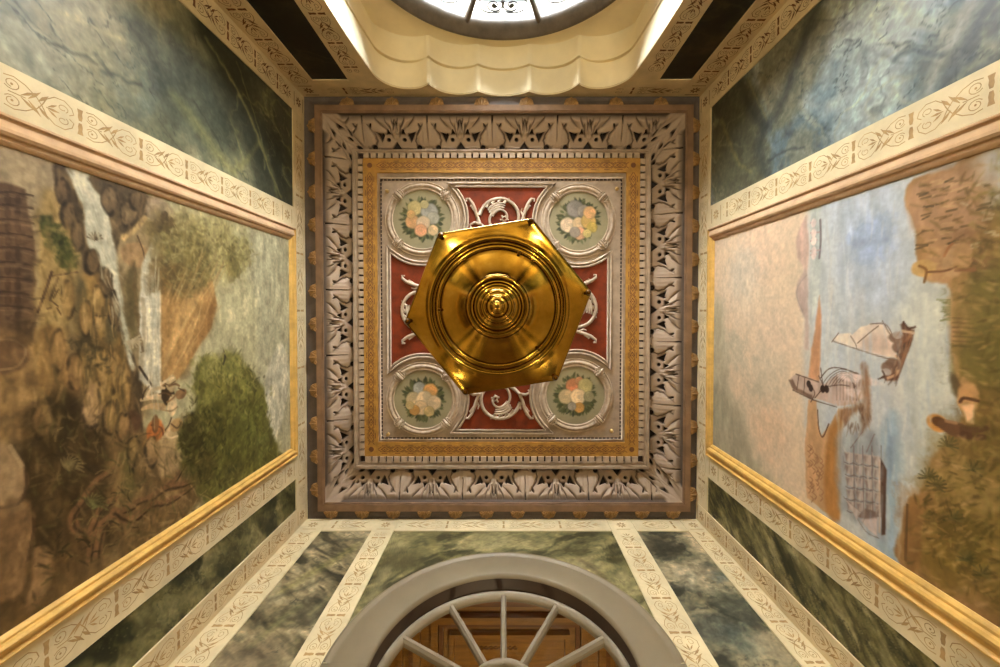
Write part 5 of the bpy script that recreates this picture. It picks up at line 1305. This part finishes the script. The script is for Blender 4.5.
# medallions
PXM = ZF/F
med = {'tl': on_z(422.2, 219.3, ZF), 'tr': on_z(578.6, 221.3, ZF), 'bl': on_z(423.2, 399.2, ZF), 'br': on_z(575.6, 395.4, ZF)}
RD = 29.3*PXM
labels = {'tl': 'round flower medallion of peach roses and a blue bloom, nearest the waterfall mural and niche',
          'tr': 'round flower medallion with white roses and yellow sprays, nearest the harbour mural and niche',
          'bl': 'round flower medallion of crowded cream blossoms, nearest the waterfall mural and fanlight',
          'br': 'round flower medallion with two cream roses under red flowers, nearest the harbour mural and fanlight'}
flowers = {
 'tl': [((-6,-9),7,(196,176,112)), ((6,-6),8,(150,152,148)), ((9,-1),6,(168,166,152)), ((-8,2),6.5,(226,166,106)), ((1,3),6.5,(232,204,166)), ((-1,9),6,(224,160,112)), ((9,9),5,(226,192,140)), ((-9,-4),4,(210,160,90)), ((2,-12),4,(188,174,120))],
 'tr': [((-3,-10),8,(128,122,120)), ((4,-8),6,(138,130,122)), ((-9,3),7,(230,206,172)), ((0,2),6,(226,196,148)), ((8,0),7,(222,178,86)), ((11,5),5,(206,176,70)), ((1,10),6,(220,160,118)), ((-3,9),5,(160,146,134)), ((9,-7),6,(224,170,108)), ((7,10),4,(208,190,110))],
 'bl': [((-3,-9),6,(166,172,170)), ((6,-7),7,(226,164,84)), ((-8,0),7,(226,200,150)), ((1,0),8,(234,212,172)), ((9,3),7,(232,206,164)), ((-2,7),7,(226,196,150)), ((-7,9),5,(200,140,62)), ((5,10),5,(206,176,110)), ((-11,5),4,(214,184,120))],
 'br': [((-2,-8),7,(214,124,76)), ((3,-12),4,(206,132,84)), ((8,-8),7,(206,190,120)), ((-8,1),7,(232,204,152)), ((2,1),7.5,(236,210,164)), ((3,10),5,(214,152,64)), ((-3,9),4,(158,150,138)), ((11,1),5,(150,144,104))]}
for kk, (cx_, cy_) in med.items():
    root = thing('ceiling_medallion', (cx_, cy_, ZF), labels[kk], 'medallion', 'flower medallions on the ceiling')
    # painted disc
    nr, na = 56, 150
    rr = np.linspace(0.001, RD+0.004, nr)[:, None]; th = np.linspace(0, 2*PI, na, endpoint=False)[None]
    U = rr*np.cos(th)/PXM; V = rr*np.sin(th)/PXM
    pm = Paint(U, V, (158,146,113))
    pm.wash((136,128,100), 0.5, (0.12, 0.12), 3)
    rnd = random.Random(kk)
    for k in range(170):
        t = rnd.uniform(0, 2*PI); r0 = rnd.uniform(11.5, 17.5); l = rnd.uniform(4, 7.5); b_t = t+rnd.uniform(-0.5, 0.5)
        p0 = (r0*math.cos(t), r0*math.sin(t)); p1 = (p0[0]+l*math.cos(b_t), p0[1]+l*math.sin(b_t))
        pm.line([p0, ((p0[0]+p1[0])/2, (p0[1]+p1[1])/2), p1], [0.9, 2.6, 0.3], rnd.choice([(66,70,42),(52,56,36),(88,92,54),(76,74,40),(104,106,70)]), 0.9, soft=0.9)
    pm.blob((0, 0), 15, (92,90,60), 0.9, 0.3, 0.0, 2)
    for (fx, fy), fr_, fc in [((1.22*q0_[0], 1.22*q0_[1]), 1.2*q1_, q2_) for q0_, q1_, q2_ in [(e0, e1, tuple(0.74*v+0.26*m_ for v, m_ in zip(e2, (186,162,128)))) for e0, e1, e2 in flowers[kk]]]:
        pm.blob((fx, fy), fr_*0.88, tuple(x*0.66 for x in fc), 0.95, 0.35, 0, int(fr_))
        pm.blob((fx-0.4, fy-0.5), fr_*0.74, fc, 0.95, 0.5, 0, int(fr_))
        for k in range(6):
            t = k*1.05+fy; kk_ = 0.86+0.26*rnd.random()
            pm.blob((fx+fr_*0.46*math.cos(t), fy+fr_*0.46*math.sin(t)), fr_*0.42, tuple(x*kk_ for x in fc), 0.75, 0.6)
        for k in range(6):
            t = k*1.05+fx; q0 = (fx+fr_*0.42*math.cos(t), fy+fr_*0.42*math.sin(t))
            pm.line([q0, (fx+fr_*0.55*math.cos(t+0.6), fy+fr_*0.55*math.sin(t+0.6)), (fx+fr_*0.45*math.cos(t+1.1), fy+fr_*0.45*math.sin(t+1.1))], 0.7, tuple(x*0.84 for x in fc), 0.35, soft=0.9)
        pm.blob((fx+0.5, fy+0.4), fr_*0.22, tuple(x*0.80 for x in fc), 0.35, 1.0)
    P = np.stack([cx_+rr*np.cos(th), cy_+rr*np.sin(th), np.full(U.shape, ZF-0.003)], -1)
    np_mesh('painted_disc', P, M['roundel'], pm.linear(), root, closed=True)
    # leafy ring: two beads and a notched torus
    q = MB()
    prof = [(RD-0.002, 0.0), (RD, -0.010), (RD+0.006, -0.013), (RD+0.012, -0.009), (RD+0.014, -0.006), (RD+0.020, -0.012), (RD+0.032, -0.018), (RD+0.042, -0.014), (RD+0.047, -0.004), (RD+0.052, -0.003), (RD+0.056, -0.009), (RD+0.062, -0.008), (RD+0.064, 0.0)]
    n = 120
    rows = [[(cx_+r*math.cos(2*PI*k/n), cy_+r*math.sin(2*PI*k/n), ZF+z*(1+(0.28*math.sin(k*PI) if False else (0.30*(k % 3 == 0) if 0.018 < r-RD < 0.045 else 0)))) for k in range(n)] for r, z in prof]
    q.grid(rows, 0, True); q.build('ring_moulding', M['stucco_light'], root)
    for d_ in range(4):
        t = PI/4+d_*PI/2; ux, uy = math.cos(t), math.sin(t); vx, vy = -uy, ux; rm = RD+0.031
        q = MB()
        for o_ in (-0.020, 0.020):
            q.tube([(cx_+ux*(rm+e)+vx*o_, cy_+uy*(rm+e)+vy*o_, ZF-0.021+abs(e)*0.35) for e in (-0.036, -0.018, 0, 0.018, 0.036)], 0.006, n=6)
        q.tube([(cx_+ux*(rm+e)+vx*0.0, cy_+uy*(rm+e), ZF-0.024+abs(e)*0.4) for e in (-0.040, -0.02, 0, 0.02, 0.040)], [0.006, 0.012, 0.013, 0.012, 0.006], n=8)
        for sg in (-1, 1):
            q.tube([(cx_+ux*(rm+0.02*math.cos(a_)*1.4)+vx*sg*(0.028+0.012*math.sin(a_)), cy_+uy*(rm+0.02*math.cos(a_)*1.4)+vy*sg*(0.028+0.012*math.sin(a_)), ZF-0.018) for a_ in np.linspace(0, PI, 7)], 0.005, n=5)
        q.build('ribbon_tie', M['stucco_light'], root)

# red scroll panels between the medallions
RA = 46.5*PXM
centre = ((med['tl'][0]+med['br'][0])/2, (med['tl'][1]+med['br'][1])/2)
RCN = 58*PXM
def red_panel(side, ca, cb, line, label):
    """bounded by the outer line, two arcs around the medallions and a hidden arc round the lantern's axis"""
    horiz = side in ('top', 'bottom'); ix, iy = (0, 1) if horiz else (1, 0)
    out = -1 if side in ('top', 'left') else 1
    a, b = (ca, cb) if ca[ix] < cb[ix] else (cb, ca)
    def pt(s, o): return (s, o) if horiz else (o, s)
    def meet_line(c):
        dd = line-c[iy]; return math.sqrt(max(0, RA*RA-dd*dd))
    sa = a[ix]+meet_line(a); sb = b[ix]-meet_line(b)
    # arcs run from the line towards the centre
    def arcpts(c, sgn):
        t0 = math.atan2(line-c[iy], meet_line(c))
        pts = []
        for i in range(25):
            t = t0*(1-i/24)+(-out*math.radians(33))*(i/24)
            pts.append((c[ix]+sgn*RA*math.cos(t), c[iy]+RA*math.sin(t)))
        return pts
    A = arcpts(a, 1); B = arcpts(b, -1)
    loop = [pt(*p) for p in ([(sa, line), (sb, line)] + B[1:] + A[::-1][:-1])]
    c0 = (sum(p[0] for p in loop)/len(loop), sum(p[1] for p in loop)/len(loop))
    root = thing('scroll_panel', (c0[0], c0[1], ZF), label, 'panel', 'red scroll panels on the ceiling')
    q = MB().prism([(x, y, ZF-0.001) for x, y in loop], (0, 0, -0.002)); fix_normals(q.build('red_ground', M['red'], root))
    q = MB()
    def offs(d):
        res = []; n = len(loop)
        for i in range(n):
            p0, p1, p2 = Vector(loop[i-1]), Vector(loop[i]), Vector(loop[(i+1) % n])
            e1 = (p1-p0).normalized(); e2 = (p2-p1).normalized()
            n1 = Vector((e1.y, -e1.x)); n2 = Vector((e2.y, -e2.x)); m2 = (n1+n2); m2 = m2/max(0.45, m2.length)*1.0
            k = d/max(0.35, (m2.normalized()).dot(n1))
            res.append(p1+m2.normalized()*k*SG)
        return res
    ar = sum(loop[i][0]*loop[(i+1) % len(loop)][1]-loop[(i+1) % len(loop)][0]*loop[i][1] for i in range(len(loop)))
    SG = 1 if ar > 0 else -1
    for d, r_ in ((0.006, 0.008), (0.030, 0.009)):
        q.tube([(p.x, p.y, ZF-0.0105) for p in offs(d)], r_, n=8, closed=True)
    q.build('moulding', M['stucco_light'], root)
    # scrollwork in the panel's own frame: e = along, g = outwards from the ceiling's centre, in pixel-sized units
    mid_s = (a[ix]+b[ix])/2; g0 = line
    def fp(e, gq, zz=0.0): 
        s = mid_s+e*PXM*(1 if side in ('top', 'right') else -1); o = g0-out*gq*PXM
        x, y = pt(s, o); return (x, y, ZF-0.016-zz)
    q = MB()
    def sc(pts, rad):
        n = len(pts)
        q.tube([fp(*p) for p in pts], [x*PXM for x in rad] if hasattr(rad, '__len__') else rad*PXM, n=8, flat=0.8)
    # gq grows towards the centre (0 at the outer line)
    big = []
    for i in range(46):
        u = i/45; t = PI*1.05+u*PI*3.3; r = 19.5*(1-u)**0.85+2.5
        big.append((1+r*math.cos(t)*1.0, 31+r*math.sin(t)))
    sc(big, [1.9-1.0*i/45 for i in range(46)])
    q.add([], []); 
    for t, l in ((4.0, 7), (4.35, 8), (4.7, 7.5), (5.0, 6)):
        x, y = 1+19*math.cos(t), 31+19*math.sin(t)
        sc([(x-3, y+3), (x, y-0.5), (x+l*0.45, y-2.0)], [1.6, 1.4, 0.5])
    for k in range(4):
        r = 15.5-k*2.2
        sc([(1+r*math.cos(t), 31+r*math.sin(t)) for t in np.linspace(3.7-0.1*k, 5.0, 9)], [0.9, 1.3, 1.5, 1.5, 1.4, 1.3, 1.1, 0.9, 0.5])
    for k in range(5):
        t = k*1.25; sc([(4+1.5*math.cos(t), 31+1.5*math.sin(t)), (4+4.5*math.cos(t+0.3), 31+4.5*math.sin(t+0.3))], [1.2, 0.7])
    # two leafy sprigs
    for sg in (-1, 1):
        e0 = 1 if sg > 0 else 0
        sp = [(sg*20, 36), (sg*23, 29), (sg*25, 22), (sg*27.5, 16), (sg*31, 11.5), (sg*33.5, 11.5), (sg*33.5, 14)]
        sc(sp, [1.5, 1.7, 1.7, 1.6, 1.4, 1.2, 0.8])
        sc([(sg*24, 25), (sg*27, 21), (sg*29.5, 17.5), (sg*30, 19)], [1.2, 1.2, 0.9, 0.5]); sc([(sg*23, 29), (sg*20.5, 24), (sg*21.5, 20.5)], [1.2, 1.0, 0.5])
        sc([(sg*20, 36), (sg*26, 35), (sg*30, 37), (sg*29, 40)], [1.4, 1.5, 1.2, 0.8])
        sc([(sg*20, 36), (sg*16, 40), (sg*8, 46), (0, 48)], [1.6, 1.8, 1.8, 1.4])
    q.build('scrollwork', M['stucco_light'], root)
lt = on_z(500, 187.8, ZF)[1]; lb = on_z(500, 429.0, ZF)[1]; ll = on_z(391.4, 310, ZF)[0]; lr = on_z(606.8, 310, ZF)[0]
red_panel('top', med['tl'], med['tr'], lt, 'red panel with white stucco scroll, between the two medallions nearest the niche')
red_panel('bottom', med['bl'], med['br'], lb, 'red panel with white stucco scroll, between the two medallions nearest the fanlight')
red_panel('left', med['tl'], med['bl'], ll, 'red panel with white stucco scroll, on the side towards the waterfall mural')
red_panel('right', med['tr'], med['br'], lr, 'red panel with white stucco scroll, on the side towards the harbour mural')

# brass knobs in the field's corners
for (px_, py_), lb_ in (((387, 191), 'small brass knob outside the medallion of peach roses and a blue bloom'), ((617, 188.7), 'small brass knob outside the medallion with yellow sprays'),
                        ((388, 434.5), 'small brass knob outside the medallion of crowded cream blossoms'), ((611.6, 431), 'small brass knob outside the medallion with red flowers')):
    x, y = on_z(px_, py_, ZF-0.012)
    o = MB().lathe([(0.001, -0.026), (0.008, -0.025), (0.013, -0.019), (0.014, -0.012), (0.009, -0.005), (0.008, 0.0), (0.014, 0.002)], (0, 0, 0), 16).build('knob', M['knob'], ceiling, (x, y, ZF+CZ-0.003))
    fix_normals(o)

# ------------------------------------------------------------------ hanging lantern
ZL = 1.30
lx, ly = on_z(498.0, 306.9, ZL)
K = ZL/F
lan = thing('hanging_lantern', (lx, ly, ZL), 'large six-sided polished brass lantern hanging below the painted ceiling', 'lantern')
A0_ = math.radians(-9)
RH = 95.0*K
def hexr(th, R):
    t = (th-A0_) % (PI/3)-PI/6
    return R*math.cos(PI/6)/math.cos(t)
def hex_ring(R, z, n, blend=1.0, Rc=0):
    return [(lx+(hexr(2*PI*k/n, R)*blend+Rc*(1-blend))*math.cos(2*PI*k/n), ly+(hexr(2*PI*k/n, R)*blend+Rc*(1-blend))*math.sin(2*PI*k/n), ZL+z) for k in range(n)]
n = 144
rows = [hex_ring(RH, 0.030, n), hex_ring(RH, 0.004, n), hex_ring(RH*0.985, 0.0, n), hex_ring(RH*0.955, -0.003, n)]
rows += [hex_ring(RH*0.93, -0.004, n, 0.75, 80*K), hex_ring(RH*0.90, -0.008, n, 0.4, 76*K), hex_ring(0, -0.012, n, 0, 73*K)]
def cr(rp, z): return hex_ring(0, z, n, 0, rp*K)
for rp, z in ((71, -0.014), (70, -0.018), (68, -0.022), (66, -0.023), (65, -0.020), (64, -0.016), (62.5, -0.016), (61.5, -0.024), (60, -0.030), (58.5, -0.033), (57, -0.032), (56, -0.028)): rows.append(cr(rp, z))
mbp = MB().grid(rows, 0, True); fix_normals(mbp.build('hexagonal_rim', M['brass'], lan))
dish = [(56.5, -0.026), (55, -0.031), (52, -0.035), (48, -0.040), (44, -0.046), (40, -0.053), (36, -0.061), (33, -0.069), (31, -0.076), (30, -0.080), (29.3, -0.086), (28, -0.091), (26.5, -0.092), (25.3, -0.088), (24.6, -0.086), (23, -0.090), (21.5, -0.098), (20.5, -0.104), (19.5, -0.103), (18.5, -0.102), (16.5, -0.108), (15, -0.116), (14.2, -0.122), (13.2, -0.121), (12, -0.122), (10.3, -0.130), (9, -0.140), (8.3, -0.146), (7.4, -0.146), (6.6, -0.148)]
mbp = MB().grid([cr(r, z) for r, z in dish], 0, True); fix_normals(mbp.build('dish', M['brass'], lan))
fin = [(7.0, -0.146), (5.4, -0.150), (4.6, -0.156), (4.4, -0.160), (5.0, -0.164), (5.2, -0.169), (4.6, -0.174), (3.2, -0.178), (1.6, -0.180), (0.1, -0.181)]
mbp = MB().grid([cr(r, z) for r, z in fin], 0, True); fix_normals(mbp.build('finial', M['brass'], lan))
def ball_mb(c, r, n_=12):
    return MB().lathe([(r*math.sin(PI*i/8)+1e-5, -r*math.cos(PI*i/8)) for i in range(9)], c, n_)
for k in range(6):
    t = A0_+k*PI/3; cx_, cy_ = lx+RH*0.955*math.cos(t), ly+RH*0.955*math.sin(t)
    q = MB().lathe([(0.0005, -0.024), (0.006, -0.022), (0.008, -0.017), (0.006, -0.011), (0.004, -0.008), (0.010, -0.003), (0.013, 0.004)], (cx_, cy_, ZL), 14)
    fix_normals(q.build('corner_knob', M['brass_dark'], lan))
for (ex, ey) in ((20.5, -52), (-57, 3), (40, 42)):
    q = ball_mb((lx+ex*K, ly+ey*K, ZL-0.036), 0.0055); fix_normals(q.build('screw', M['brass_dark'], lan))
BT = 0.55; RB = RH*0.90; RTp = RH*0.98
for k in range(6):
    t = A0_+k*PI/3; t2 = t+PI/3
    p0 = Vector((lx+RB*math.cos(t), ly+RB*math.sin(t), ZL+0.02)); p1 = Vector((lx+RTp*math.cos(t), ly+RTp*math.sin(t), ZL+BT))
    MB().tube([p0, p0.lerp(p1, 0.5), p1], 0.009, n=8, up=(1,0,0)).build('post', M['brass'], lan)
    r0 = Vector((lx+RB*0.97*math.cos(t2), ly+RB*0.97*math.sin(t2), ZL+0.03)); r1 = Vector((lx+RTp*0.97*math.cos(t2), ly+RTp*0.97*math.sin(t2), ZL+BT))
    s0 = Vector((lx+RB*0.97*math.cos(t), ly+RB*0.97*math.sin(t), ZL+0.03)); s1 = Vector((lx+RTp*0.97*math.cos(t), ly+RTp*0.97*math.sin(t), ZL+BT))
    d = Vector((math.cos((t+t2)/2), math.sin((t+t2)/2), 0))*0.004
    e0, e1, e2, e3 = s0.lerp(r0, 0.04), s0.lerp(r0, 0.96), s1.lerp(r1, 0.96), s1.lerp(r1, 0.04)
    fix_normals(MB().prism([e0, e1, e2, e3], -d).build('glass_pane', M['glass'], lan))
crown = [(RTp*1.0, BT-0.01), (RTp*1.04, BT), (RTp*1.04, BT+0.03), (RTp*0.9, BT+0.05), (RTp*0.55, BT+0.14), (RTp*0.3, BT+0.26), (0.05, BT+0.34), (0.02, BT+0.38), (0.005, BT+0.39)]
q = MB().grid([hex_ring(r, z, 48) for r, z in crown], 0, True); fix_normals(q.build('crown', M['brass'], lan))
fix_normals(MB().grid([hex_ring(RB, 0.028, 48), hex_ring(0.02, 0.028, 48)], 0, True).build('tray', M['brass'], lan))
q = MB(); zz = ZL+BT+0.38; i = 0
ztop = ZF-0.03
while zz < ztop-0.03:
    ax_ = (1, 0) if i % 2 == 0 else (0, 1)
    q.tube([(lx+0.013*math.cos(t)*ax_[0], ly+0.013*math.cos(t)*ax_[1], zz+0.024+0.024*math.sin(t)) for t in np.linspace(0, 2*PI, 14)[:-1]], 0.0035, n=6, closed=True, up=(0.3, 0.5, 0.1))
    zz += 0.038; i += 1
q.tube([(lx, ly, zz), (lx, ly, ZF)], 0.006, n=8, up=(1,0,0))
q.build('chain', M['brass_dark'], lan)
fix_normals(MB().lathe([(0.02, -0.06), (0.04, -0.05), (0.06, -0.02), (0.10, -0.012), (0.11, -0.002), (0.11, 0.0)], (lx, ly, ZF), 32).build('ceiling_rose', M['brass'], lan))

# ------------------------------------------------------------------ light: daylight through the niche window, warm lamps low in the room, a lamp in the hall
def kelvin(r, g, b): return (r, g, b)
def point(name, loc, power, color, rad=0.06):
    l = bpy.data.lights.new(name, 'POINT'); l.energy = power; l.color = color; l.shadow_soft_size = rad
    o = bpy.data.objects.new(name, l); COL.objects.link(o); o.location = (loc[0], loc[1], loc[2]+CZ); return o
WARM = (1.0, 0.88, 0.60)
for x, y, p in ((-1.0, -1.44, 88), (1.0, -1.44, 88), (-1.1, 1.40, 11), (1.1, 1.40, 11)):
    point('wall_lamp_light', (x, y, -0.55), p, WARM, 0.07)
point('hall_lamp_light', (0.4, 2.9, 0.6), 95, (1.0, 0.82, 0.50), 0.1)
w = bpy.data.worlds.new('sky'); S.world = w; w.use_nodes = True
bg = w.node_tree.nodes['Background']; bg.inputs['Color'].default_value = (0.95, 0.98, 1.0, 1); bg.inputs['Strength'].default_value = 1.15
pl = bpy.data.lights.new('window_portal', 'AREA'); pl.shape = 'RECTANGLE'; pl.size = 1.6; pl.size_y = 0.9
pl.cycles.is_portal = True
po = bpy.data.objects.new('window_portal', pl); COL.objects.link(po); po.location = (0, yw-0.26, WZ+0.4+CZ); po.rotation_euler = (PI/2, 0, 0)
sl = bpy.data.lights.new('veiled_sun', 'SUN'); sl.energy = 215.0; sl.angle = math.radians(120); sl.color = (0.93, 0.97, 1.0)
so = bpy.data.objects.new('veiled_sun', sl); COL.objects.link(so); so.location = (0, -6, 8)
so.rotation_euler = Vector((0, 1.0, -0.55)).to_track_quat('-Z', 'Y').to_euler()

# ------------------------------------------------------------------ camera
cam = bpy.data.cameras.new('camera'); co = bpy.data.objects.new('camera', cam); COL.objects.link(co)
cam.sensor_fit = 'HORIZONTAL'; cam.sensor_width = 36.0; cam.lens = F/1000*36.0
cam.shift_x = -(PX-500)/1000.0; cam.shift_y = (PY-333.5)/1000.0
cam.clip_start = 0.02
mw = Matrix(((CAM[0][0], -CAM[0][1], -CAM[0][2], 0), (CAM[1][0], -CAM[1][1], -CAM[1][2], 0), (CAM[2][0], -CAM[2][1], -CAM[2][2], CZ), (0, 0, 0, 1)))
co.matrix_world = mw
S.camera = co
S.view_settings.view_transform = 'Standard'; S.view_settings.look = 'None'; S.view_settings.gamma = 1.0
S.view_settings.use_curve_mapping = False
S.view_settings.exposure = -0.2
S.cycles.use_denoising = True
S.cycles.max_bounces = 8; S.cycles.diffuse_bounces = 5; S.cycles.glossy_bounces = 4; S.cycles.transparent_max_bounces = 8
S.cycles.caustics_reflective = False; S.cycles.caustics_refractive = False
S.cycles.sample_clamp_indirect = 6.0
